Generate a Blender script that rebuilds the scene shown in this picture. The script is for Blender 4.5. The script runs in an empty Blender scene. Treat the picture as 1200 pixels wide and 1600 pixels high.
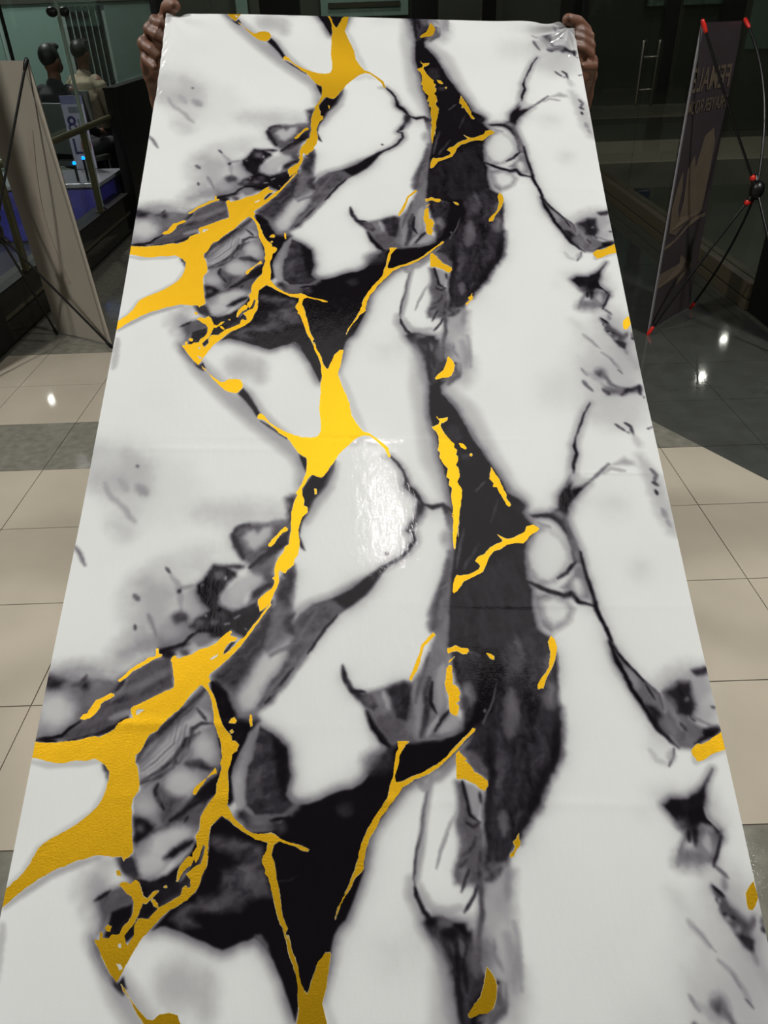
import bpy, bmesh, math, random
import numpy as np
from mathutils import Vector, Matrix
random.seed(7)
sc = bpy.context.scene
COL = sc.collection

# ------------------------------------------------------------------ camera
F_PX, PITCH, ROLL, EYE = 1165.0, math.radians(34.12), math.radians(2.034), 1.5
cp, sp, cr, sr = math.cos(PITCH), math.sin(PITCH), math.cos(ROLL), math.sin(ROLL)
_rt, _dn, _fw = Vector((1, 0, 0)), Vector((0, -sp, -cp)), Vector((0, cp, -sp))
_right, _down = cr * _rt + sr * _dn, -sr * _rt + cr * _dn
cam_data = bpy.data.cameras.new('camera')
cam_data.sensor_fit = 'HORIZONTAL'
cam_data.sensor_width = 36.0
cam_data.lens = F_PX / 1200.0 * 36.0
cam_data.clip_start = 0.02
cam = bpy.data.objects.new('camera', cam_data)
COL.objects.link(cam)
cam.matrix_world = Matrix(((_right.x, -_down.x, -_fw.x, 0), (_right.y, -_down.y, -_fw.y, 0), (_right.z, -_down.z, -_fw.z, EYE), (0, 0, 0, 1)))
sc.camera = cam

# ------------------------------------------------------------------ world, exposure
world = bpy.data.worlds.new('night')
sc.world = world
world.use_nodes = True
world.node_tree.nodes['Background'].inputs[0].default_value = (0.6, 0.7, 0.75, 1)
world.node_tree.nodes['Background'].inputs[1].default_value = 0.01
sc.view_settings.view_transform = 'Standard'
sc.view_settings.look = 'None'
sc.view_settings.gamma = 1.0
sc.view_settings.exposure = 0.0
sc.view_settings.use_curve_mapping = False
sc.cycles.max_bounces = 10
sc.cycles.transparent_max_bounces = 16
sc.cycles.caustics_reflective = False
sc.cycles.caustics_refractive = False
sc.cycles.sample_clamp_indirect = 6.0
sc.cycles.use_denoising = True

CEIL = 4.2
# the corridor's lamps over the photographer: (x, y, diameter, watts)
LAMPS = [(-2.9, 1.1, .36, 172, 'left side, nearest'), (2.9, 1.1, .36, 172, 'right side, nearest'), (-2.40, 3.15, .28, 13, 'left side, second'), (2.40, 3.15, .28, 11, 'right side, second'), (0.3, 6.4, .2, 7, 'middle of the corridor, farthest')]
STRIP = (-0.035, 0.655, .04, .42, 6.5)
ADDED_GLOW = (1.9, 1.6, 1.6)      # unseen glowing sheet added round the strip to brighten the gold: x size, y size, radiance
LAMP_RGB = (1, .985, .955, 1)
FAR_LAMPS = [(-5.93, 12.4, .10, 4, 'left shop, first'), (-6.97, 14.0, .12, 6, 'left shop, second'), (5.79, 12.36, .15, 9, 'right hall, first'), (6.89, 14.1, .13, 6, 'right hall, second'), (3.6, 9.2, .3, 20, 'right hall, nearest'), (-3.4, 8.3, .3, 80, 'left shop, over the seated people'), (-4.0, 9.0, .3, 40, 'left shop, nearest'), (0.0, 11.0, .3, 40, 'back room')]

GOLD_RGB = (232, 181, 32)
# ------------------------------------------------------------------ helpers
def srgb(r, g, b):
    f = lambda c: (c / 255 / 12.92) if c / 255 <= .04045 else ((c / 255 + .055) / 1.055) ** 2.4
    return (f(r), f(g), f(b), 1.0)
def mat(name, color, rough=.5, metal=0., noise=0., nscale=20., bump=0., bscale=80., spec=.5, emit=None, estr=0., coat=0., stretch=None):
    m = bpy.data.materials.new(name); m.use_nodes = True
    nt = m.node_tree; b = nt.nodes['Principled BSDF']
    b.inputs['Base Color'].default_value = color
    b.inputs['Roughness'].default_value = rough
    b.inputs['Metallic'].default_value = metal
    b.inputs['Specular IOR Level'].default_value = spec
    b.inputs['Coat Weight'].default_value = coat
    if emit:
        b.inputs['Emission Color'].default_value = emit; b.inputs['Emission Strength'].default_value = estr
    tc = nt.nodes.new('ShaderNodeTexCoord'); mp = nt.nodes.new('ShaderNodeMapping')
    nt.links.new(tc.outputs['Object'], mp.inputs[0])
    if stretch: mp.inputs['Scale'].default_value = stretch
    if noise:
        n = nt.nodes.new('ShaderNodeTexNoise'); n.inputs['Scale'].default_value = nscale; n.inputs['Detail'].default_value = 5
        r = nt.nodes.new('ShaderNodeMapRange'); r.inputs[1].default_value = .25; r.inputs[2].default_value = .75
        r.inputs[3].default_value = 1 - noise; r.inputs[4].default_value = 1 + noise
        mx = nt.nodes.new('ShaderNodeMix'); mx.data_type = 'RGBA'; mx.blend_type = 'MULTIPLY'; mx.inputs[0].default_value = 1
        mx.inputs[6].default_value = color
        nt.links.new(mp.outputs[0], n.inputs['Vector']); nt.links.new(n.outputs['Fac'], r.inputs[0])
        nt.links.new(r.outputs[0], mx.inputs[7]); nt.links.new(mx.outputs[2], b.inputs['Base Color'])
    if bump:
        n2 = nt.nodes.new('ShaderNodeTexNoise'); n2.inputs['Scale'].default_value = bscale; n2.inputs['Detail'].default_value = 3
        bp = nt.nodes.new('ShaderNodeBump'); bp.inputs['Strength'].default_value = bump; bp.inputs['Distance'].default_value = .002
        nt.links.new(mp.outputs[0], n2.inputs['Vector']); nt.links.new(n2.outputs['Fac'], bp.inputs['Height']); nt.links.new(bp.outputs[0], b.inputs['Normal'])
    return m
def glass_mat(name, tint):
    m = bpy.data.materials.new(name); m.use_nodes = True
    nt = m.node_tree; nt.nodes.clear()
    out = nt.nodes.new('ShaderNodeOutputMaterial'); mix = nt.nodes.new('ShaderNodeMixShader')
    t = nt.nodes.new('ShaderNodeBsdfTransparent'); g = nt.nodes.new('ShaderNodeBsdfGlossy')
    lw = nt.nodes.new('ShaderNodeLayerWeight'); lw.inputs[0].default_value = .5
    pw = nt.nodes.new('ShaderNodeMath'); pw.operation = 'POWER'; pw.inputs[1].default_value = 5.0
    ad = nt.nodes.new('ShaderNodeMath'); ad.operation = 'MULTIPLY_ADD'; ad.inputs[1].default_value = .92; ad.inputs[2].default_value = .035
    t.inputs[0].default_value = tint; g.inputs['Roughness'].default_value = 0.0; g.inputs['Color'].default_value = (.9, .95, .93, 1)
    lk = nt.links.new
    lk(lw.outputs['Facing'], pw.inputs[0]); lk(pw.outputs[0], ad.inputs[0]); lk(ad.outputs[0], mix.inputs[0])
    lk(t.outputs[0], mix.inputs[1]); lk(g.outputs[0], mix.inputs[2]); lk(mix.outputs[0], out.inputs[0])
    return m
def tag(o, label=None, cat=None, group=None, kind=None):
    if label: o['label'] = label
    if cat: o['category'] = cat
    if group: o['group'] = group
    if kind: o['kind'] = kind
    return o
def link(name, me, m=None, parent=None, loc=(0, 0, 0)):
    o = bpy.data.objects.new(name, me); COL.objects.link(o)
    if m is not None: me.materials.append(m)
    if parent is not None:
        o.parent = parent
        o.matrix_parent_inverse = Matrix.Translation(-Vector(parent.location)) if parent.rotation_euler.z == 0 else parent.matrix_basis.inverted()
    o.location = loc
    return o
def empty(name, loc, label, cat, group=None):
    o = bpy.data.objects.new(name, None); COL.objects.link(o); o.location = loc; o.empty_display_size = .1
    return tag(o, label, cat, group)
class MB:
    def __init__(s): s.v = []; s.f = []
    def add(s, vs, fs):
        k = len(s.v); s.v += [tuple(v) for v in vs]; s.f += [tuple(i + k for i in f) for f in fs]; return s
    def box(s, a, b):
        x0, y0, z0 = a; x1, y1, z1 = b
        return s.add([(x0, y0, z0), (x1, y0, z0), (x1, y1, z0), (x0, y1, z0), (x0, y0, z1), (x1, y0, z1), (x1, y1, z1), (x0, y1, z1)],
                     [(3, 2, 1, 0), (4, 5, 6, 7), (0, 1, 5, 4), (1, 2, 6, 5), (2, 3, 7, 6), (3, 0, 4, 7)])
    def prism(s, poly, z0, z1):
        n = len(poly)
        return s.add([(x, y, z0) for x, y in poly] + [(x, y, z1) for x, y in poly],
                     [tuple(range(n - 1, -1, -1)), tuple(range(n, 2 * n))] + [(i, (i + 1) % n, (i + 1) % n + n, i + n) for i in range(n)])
    def tube(s, pts, rad, seg=10, flat=None):
        pts = [Vector(p) for p in pts]
        if not hasattr(rad, '__len__'): rad = [rad] * len(pts)
        # round both ends with small rings
        P, Rr = [], []
        d0 = (pts[0] - pts[1]).normalized(); d1 = (pts[-1] - pts[-2]).normalized()
        for a in (80, 55, 28): P.append(pts[0] + d0 * rad[0] * math.sin(math.radians(a))); Rr.append(rad[0] * math.cos(math.radians(a)))
        P += pts; Rr += list(rad)
        for a in (28, 55, 80): P.append(pts[-1] + d1 * rad[-1] * math.sin(math.radians(a))); Rr.append(rad[-1] * math.cos(math.radians(a)))
        t0 = (P[1] - P[0]).normalized(); up = Vector((0, 0, 1)) if abs(t0.z) < .9 else Vector((1, 0, 0))
        nrm = (up - t0 * up.dot(t0)).normalized(); vs = []
        for i, p in enumerate(P):
            t = (P[min(i + 1, len(P) - 1)] - P[max(i - 1, 0)]).normalized()
            nrm = (nrm - t * nrm.dot(t)).normalized(); bn = t.cross(nrm)
            for k in range(seg):
                a = 2 * math.pi * k / seg
                vs.append(p + (nrm * math.cos(a) + bn * math.sin(a)) * Rr[i])
        fs = []
        for i in range(len(P) - 1):
            for k in range(seg):
                a = i * seg + k; b = i * seg + (k + 1) % seg
                fs.append((a, b, b + seg, a + seg))
        fs.append(tuple(range(seg - 1, -1, -1))); fs.append(tuple((len(P) - 1) * seg + k for k in range(seg)))
        return s.add(vs, fs)
    def ball(s, c, r, seg=14, rings=9):
        if not hasattr(r, '__len__'): r = (r, r, r)
        vs = [(c[0], c[1], c[2] + r[2])]
        for i in range(1, rings):
            a = math.pi * i / rings
            vs += [(c[0] + r[0] * math.sin(a) * math.cos(2 * math.pi * k / seg), c[1] + r[1] * math.sin(a) * math.sin(2 * math.pi * k / seg), c[2] + r[2] * math.cos(a)) for k in range(seg)]
        vs.append((c[0], c[1], c[2] - r[2]))
        fs = [(0, 1 + k, 1 + (k + 1) % seg) for k in range(seg)]
        for i in range(rings - 2):
            for k in range(seg):
                a = 1 + i * seg + k; b = 1 + i * seg + (k + 1) % seg
                fs.append((a, a + seg, b + seg, b))
        L = len(vs) - 1; q = 1 + (rings - 2) * seg
        fs += [(L, q + (k + 1) % seg, q + k) for k in range(seg)]
        return s.add(vs, fs)
    def mesh(s, name):
        me = bpy.data.meshes.new(name); me.from_pydata(s.v, [], s.f); me.update(); return me
    def build(s, name, m, parent=None, smooth=False, bevel=0.):
        me = s.mesh(name)
        if smooth: me.shade_smooth()
        o = link(name, me, m, parent)
        if bevel:
            b = o.modifiers.new('bevel', 'BEVEL'); b.width = bevel; b.segments = 2; b.limit_method = 'ANGLE'
        return o
    def fused(s, name, m, parent=None, voxel=.004, smooth=2):
        """one continuous skin over all the tubes and balls"""
        me = s.mesh(name); o = bpy.data.objects.new(name, me); COL.objects.link(o)
        r = o.modifiers.new('r', 'REMESH'); r.mode = 'VOXEL'; r.voxel_size = voxel
        q = o.modifiers.new('s', 'SMOOTH'); q.iterations = smooth; q.factor = .5
        me2 = bpy.data.meshes.new_from_object(o.evaluated_get(bpy.context.evaluated_depsgraph_get()))
        bpy.data.objects.remove(o); bpy.data.meshes.remove(me)
        me2.name = name; me2.shade_smooth(); me2.materials.clear()
        return link(name, me2, m, parent)
def bez(p0, p1, p2, n=14):
    p0, p1, p2 = Vector(p0), Vector(p1), Vector(p2)
    return [(1 - t) ** 2 * p0 + 2 * t * (1 - t) * p1 + t * t * p2 for t in [i / n for i in range(n + 1)]]
def text_mesh(body, size, align='LEFT'):
    cu = bpy.data.curves.new('t', 'FONT'); cu.body = body; cu.size = size; cu.align_x = align; cu.extrude = .0004; cu.offset = size * .012
    o = bpy.data.objects.new('t', cu); COL.objects.link(o)
    me = bpy.data.meshes.new_from_object(o.evaluated_get(bpy.context.evaluated_depsgraph_get()))
    bpy.data.objects.remove(o); return me
# ------------------------------------------------------------------ materials
M = {}
M['beige'] = mat('beige_porcelain', srgb(172, 163, 147), .04, noise=.07, nscale=3.2, bump=.012, bscale=160)
M['band'] = mat('grey_granite', srgb(116, 114, 104), .07, noise=.22, nscale=26, bump=.12, bscale=160)
M['dark'] = mat('dark_granite', srgb(66, 68, 64), .05, noise=.18, nscale=9, bump=.012, bscale=90)
M['grout'] = mat('grout', srgb(96, 88, 78), .9, noise=.1)
M['floor_far'] = mat('polished_dark_stone', srgb(84, 84, 76), .07, noise=.2, nscale=1.2)
M['band_far'] = mat('polished_pale_stone', srgb(170, 165, 148), .14, noise=.1, nscale=1.0)
M['black_stone'] = mat('black_polished_granite', srgb(26, 25, 22), .08, noise=.3, nscale=120)
M['groove'] = mat('brass_grey_inlay', srgb(92, 88, 70), .35, metal=.3, noise=.1)
M['black'] = mat('black_cladding', srgb(13, 13, 12), .35, noise=.1, nscale=30)
M['base_strip'] = mat('brown_anodised_strip', srgb(94, 85, 68), .38, metal=.3, noise=.08, nscale=14)
M['base_gap'] = mat('dark_rubber_gasket', srgb(40, 34, 22), .6, noise=.1)
M['glass'] = glass_mat('shopfront_glass', (.93, .965, .95, 1))
M['glass_dark'] = glass_mat('smoked_shopfront_glass', (.86, .88, .84, 1))
M['steel'] = mat('brushed_steel', srgb(150, 146, 136), .3, metal=1., noise=.06, nscale=60, stretch=(1, 1, 8))
M['rail'] = mat('satin_rail_steel', srgb(120, 116, 88), .4, metal=.8, noise=.08)
M['darkmetal'] = mat('dark_metal', srgb(40, 40, 38), .4, metal=.6, noise=.06)
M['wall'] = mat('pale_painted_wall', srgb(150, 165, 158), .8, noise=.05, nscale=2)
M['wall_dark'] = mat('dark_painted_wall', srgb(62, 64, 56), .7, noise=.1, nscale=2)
M['ceiling'] = mat('ceiling_plaster', srgb(150, 148, 142), .85, noise=.03)
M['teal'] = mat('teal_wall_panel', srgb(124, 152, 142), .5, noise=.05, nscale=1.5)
M['fabric_l'] = mat('banner_back_white', srgb(150, 143, 130), .75, noise=.05, nscale=3, bump=.06, bscale=500)
M['fabric_r'] = mat('banner_back_maroon', srgb(54, 47, 50), .5, noise=.12, nscale=5, bump=.06, bscale=500)
M['hem'] = mat('banner_hem_lightened', srgb(132, 129, 132), .45, noise=.06, nscale=20)  # hem grey lightened to show the curled edge facing the light
M['print'] = mat('show_through_beige', srgb(88, 77, 64), .6, noise=.12, nscale=20)
M['print_pink'] = mat('show_through_pink', srgb(146, 136, 123), .75, noise=.1, nscale=8)
M['rod'] = mat('black_fibreglass_rod', srgb(8, 8, 8), .35, noise=.05)
M['cap_red'] = mat('red_plastic_cap', srgb(205, 36, 26), .35, noise=.05, coat=.3)
M['skin'] = mat('brown_skin', srgb(106, 70, 50), .5, noise=.14, nscale=55, bump=.25, bscale=420)
M['nail'] = mat('finger_nail', srgb(160, 112, 92), .3, noise=.04)
M['hair'] = mat('black_hair', srgb(14, 13, 12), .5, noise=.2, nscale=80)
M['shirt'] = mat('charcoal_shirt', srgb(38, 40, 44), .85, noise=.1, nscale=40, bump=.15, bscale=300)
M['trousers'] = mat('dark_trousers', srgb(28, 28, 32), .85, noise=.1, nscale=40)
M['shoe'] = mat('black_shoe', srgb(16, 15, 14), .4, noise=.1)
M['pale_shirt'] = mat('pale_beige_shirt', srgb(150, 140, 118), .85, noise=.1, nscale=30)
M['seat'] = mat('grey_chair_shell', srgb(92, 98, 92), .5, noise=.06)
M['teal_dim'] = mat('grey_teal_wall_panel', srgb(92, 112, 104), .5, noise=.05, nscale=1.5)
M['poster'] = mat('white_poster', srgb(172, 172, 190), .45, noise=.04)
M['lavender'] = mat('lavender_header', srgb(120, 122, 160), .45, noise=.05)
M['purple'] = mat('purple_print', srgb(48, 36, 92), .5, noise=.05)
M['greyprint'] = mat('grey_print', srgb(112, 118, 128), .5, noise=.3, nscale=120)
M['red_print'] = mat('salmon_print', srgb(168, 110, 96), .5, noise=.1)
M['blue'] = mat('violet_blue_drape', srgb(70, 68, 165), .28, noise=.25, nscale=5, stretch=(1, 1, 5))
M['counter'] = mat('pale_counter_top', srgb(150, 152, 160), .2, noise=.06)
M['led'] = mat('blue_led', (0, .1, 1, 1), .4, emit=(.0, .22, 1, 1), estr=4.)
M['lamp'] = mat('lamp_diffuser', (1, .95, .88, 1), .5, noise=.01, emit=(1, .95, .88, 1), estr=22.)
M['socket'] = mat('dark_blue_socket', srgb(20, 34, 58), .4, noise=.05)
M['edge'] = mat('pale_glass_edge', srgb(150, 165, 150), .3, noise=.1, nscale=3)
M['foliage'] = mat('dark_leaf', srgb(40, 48, 34), .5, noise=.2, nscale=30)

# ------------------------------------------------------------------ structure
XL, XR = -2.02, 2.10
floor = MB().box((-9, -4, -.12), (9, 17, -.004)).build('floor', M['floor_far']); tag(floor, kind='structure')
T, GX, GY = .4136, 1.118, 2.6025
def clip(poly, a, b, c):           # keep a*x+b*y+c >= 0
    out = []
    for i in range(len(poly)):
        p, q = poly[i], poly[(i + 1) % len(poly)]
        dp, dq = a * p[0] + b * p[1] + c, a * q[0] + b * q[1] + c
        if dp >= 0: out.append(p)
        if (dp >= 0) != (dq >= 0):
            t = dp / (dp - dq); out.append((p[0] + t * (q[0] - p[0]), p[1] + t * (q[1] - p[1])))
    return out
# the dark inlay on the right starts at this diagonal
DX, DY = 1.429 - 1.168, 2.327 - 2.809
da, db = -DY, DX; dc = -(da * 1.297 + db * 2.580)
grout = MB().box((XL + .02, -3.5, -.006), (XR - .02, 9.0, -.003)).build('grout_bed', M['grout'], floor)
def lay_tile(poly, m, name):
    if len(poly) < 3: return
    ar = abs(sum(poly[i][0] * poly[(i + 1) % len(poly)][1] - poly[(i + 1) % len(poly)][0] * poly[i][1] for i in range(len(poly)))) / 2
    if ar < .002: return
    MB().prism(poly, -.005, random.uniform(-.0003, .0003)).build(name, m, floor)
g = .0016
for j in range(-16, 12):
    y0, y1 = GY + j * T, GY + (j + 1) * T
    for i in range(-9, 3):
        x0, x1 = max(GX + i * T, XL + .02), min(GX + (i + 1) * T, XR - .02)
        if x1 - x0 < .03: continue
        sq = [(x0 + g, y0 + g), (x1 - g, y0 + g), (x1 - g, y1 - g), (x0 + g, y1 - g)]
        lit = clip(sq, -da, -db, -dc) if j >= -2 else sq
        drk = clip(sq, da, db, dc) if j >= -2 else []
        m, nm = (M['band'], 'granite_tile') if (j == 0 or j < -4 or j >= 3) else (M['beige'], 'floor_tile')  # farthest rows take the grey stone to show shade and reflection on the floor
        lay_tile(lit, m, nm); lay_tile(drk, M['dark'], 'granite_tile')
for y0, y1 in ((8.9, 10.4), (12.6, 14.2)):
    for k in range(5):
        MB().box((2.5 + k * 1.2, y0, -.004), (3.69 + k * 1.2, y1, .0)).build('floor_tile', M['band_far'], floor)
ceil = MB().box((-9, -4, CEIL), (9, 17, CEIL + .1)).build('ceiling', M['ceiling']); tag(ceil, kind='structure')
for nm, a, b, m in (('wall_outer_left', (-9.1, -4, 0), (-9, 17, CEIL), 'wall'), ('wall_outer_right', (9, -4, 0), (9.1, 17, CEIL), 'wall_dark'),
                    ('wall_front', (-9, -4.1, 0), (9, -4, CEIL), 'wall_dark'), ('wall_far', (-9, 17, 0), (9, 17.1, CEIL), 'wall_dark')):
    tag(MB().box(a, b).build(nm, M[m]), kind='structure')
# left shopfront: black granite plinth, glass panes, silver edge and clamps
wl = MB().box((XL - .12, 4.0, 0), (XL, 6.62, .13)).box((XL - .12, 4.0, .16), (XL, 6.62, .28)).build('wall_left', M['black_stone'], bevel=.004); tag(wl, kind='structure')
MB().box((XL - .11, 4.0, .13), (XL - .012, 6.62, .16)).build('plinth_groove', M['groove'], wl)
MB().box((XL - .125, 4.0, .28), (XL + .004, 6.62, .2875)).build('glass_channel', M['darkmetal'], wl)
for y0, y1 in ((4.02, 5.145), (5.155, 6.09), (6.11, 8.95)):
    MB().box((XL - .066, y0, .288 if y0 < 6 else 1.05), (XL - .054, y1, CEIL)).build('glass_pane', M['glass'], wl)
MB().box((XL - .07, 5.147, .288), (XL - .05, 5.153, CEIL)).build('pane_joint', M['darkmetal'], wl)
MB().box((XL - .068, 6.088, .288), (XL - .05, 6.112, CEIL)).build('pane_edge', M['edge'], wl)
for y in (5.98, 6.22):
    MB().tube([(XL - .064, y, 1.535), (XL - .052, y, 1.535)], .03, 16).build('glass_clamp', M['darkmetal'], wl, True)
for nm, x0, x1, y0, y1 in (('pillar_left', XL - .4, XL, 3.45, 4.0), ('pillar_right', XR + .01, XR + .4, 3.4, 4.13)):
    tag(MB().box((x0, y0, 0), (x1, y1, CEIL)).build('wall_' + nm, M['black'], bevel=.006), kind='structure')
# black cladding panel further along the left
cl = MB().box((XL - .03, 6.63, 0), (XL + .06, 8.95, 1.03)).build('wall_left_cladding', M['black'], bevel=.004); tag(cl, kind='structure')
MB().box((XL - .035, 6.625, 1.03), (XL + .065, 8.95, 1.045)).build('cladding_cap', M['darkmetal'], cl)
# right shopfront
wr = MB().box((XR, 4.14, 0), (XR + .12, 8.95, .055)).box((XR, 4.14, .067), (XR + .12, 8.95, .15)).build('wall_right', M['base_strip'], bevel=.003); tag(wr, kind='structure')
MB().box((XR + .004, 4.14, .055), (XR + .118, 8.95, .067)).build('strip_gasket', M['base_gap'], wr)
for y0, y1 in ((4.15, 5.75), (5.76, 6.72), (6.73, 8.93)):
    MB().box((XR + .054, y0, .15), (XR + .066, y1, CEIL)).build('glass_pane', M['glass_dark'], wr)
# pull handles on the glass door of the right shopfront
for x in (XR + .0, XR + .12):
    h = MB().tube([(x, 6.64, .80), (x, 6.64, 1.22)], .013, 12)
    for z in (.9, 1.12): h.tube([(x, 6.64, z), (XR + .06, 6.64, z)], .007, 8)
    tag(h.build('door_handle', M['steel'], None, True), 'long steel pull bar on the %s face of the right glass door' % ('corridor' if x < XR + .05 else 'shop'), 'door handle')
# back glass wall: black posts, smoked panes
wb = MB().box((-2.1, 8.98, 0), (2.2, 9.06, .08)).build('wall_back', M['black']); tag(wb, kind='structure')
for x0, x1 in ((-1.06, -.66), (.45, .72), (1.16, 1.30), (2.08, 2.2), (-2.14, -2.0)):
    MB().box((x0, 8.97, 0), (x1, 9.07, CEIL)).build('wall_post', M['black'], wb)
MB().box((1.138, 8.96, 0), (1.158, 8.98, CEIL)).build('post_edge', M['steel'], wb)
for x0, x1 in ((-2.0, -1.06), (-.66, .45), (.72, 1.16), (1.30, 2.08)):
    MB().box((x0, 9.01, .08), (x1, 9.022, CEIL)).build('glass_pane', M['glass_dark'], wb)

# ------------------------------------------------------------------ ceiling lamps
def downlight(x, y, d, w, label, lens=True):
    t = empty('ceiling_light', (x, y, CEIL), label, 'ceiling light', 'round downlights in the ceiling')
    n = 28; vs = []
    for r, z in ((d * .5, 0), (d * .62, 0), (d * .62, -.012), (d * .5, -.02)):
        vs += [(x + r * math.cos(2 * math.pi * k / n), y + r * math.sin(2 * math.pi * k / n), CEIL + z) for k in range(n)]
    MB().add(vs, [(a * n + k, a * n + (k + 1) % n, ((a + 1) % 4) * n + (k + 1) % n, ((a + 1) % 4) * n + k) for a in range(4) for k in range(n)]).build('trim_ring', M['steel'], t, True)
    lens = MB().add([(x + d * .5 * math.cos(2 * math.pi * k / n), y + d * .5 * math.sin(2 * math.pi * k / n), CEIL - .006) for k in range(n)], [tuple(range(n - 1, -1, -1))])
    m = mat('lamp_lens', LAMP_RGB, .5, emit=LAMP_RGB, estr=w / (math.pi * math.pi * d * d / 4))
    lens.build('lens', m, t)
for x, y, d, w, where in LAMPS: downlight(x, y, d, w, 'round corridor ceiling lamp, ' + where)
for x, y, d, w, where in FAR_LAMPS: downlight(x, y, d, w, 'round ceiling lamp beyond the glass, ' + where)
sx, sy, sw, sl, spw = STRIP
pw_, pl_, prad = ADDED_GLOW
t = empty('strip_light', (sx, sy, CEIL), 'slim bright ceiling strip right above the held film, with an added glowing sheet round it', 'ceiling light')
MB().box((sx - pw_ / 2, sy - pl_ / 2, CEIL - .018), (sx + pw_ / 2, sy + pl_ / 2, CEIL - .001)).build('added_glow_sheet', mat('added_glow_emitter', LAMP_RGB, .5, emit=LAMP_RGB, estr=prad), t)
MB().box((sx - sw / 2 - .01, sy - sl / 2 - .01, CEIL - .02), (sx + sw / 2 + .01, sy + sl / 2 + .01, CEIL)).build('housing', M['darkmetal'], t)
MB().box((sx - sw / 2, sy - sl / 2, CEIL - .026), (sx + sw / 2, sy + sl / 2, CEIL - .0205)).build('diffuser', mat('strip_diffuser', (1, .96, .92, 1), .5, emit=(1, .95, .95, 1), estr=spw / (math.pi * sw * sl)), t)

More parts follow.
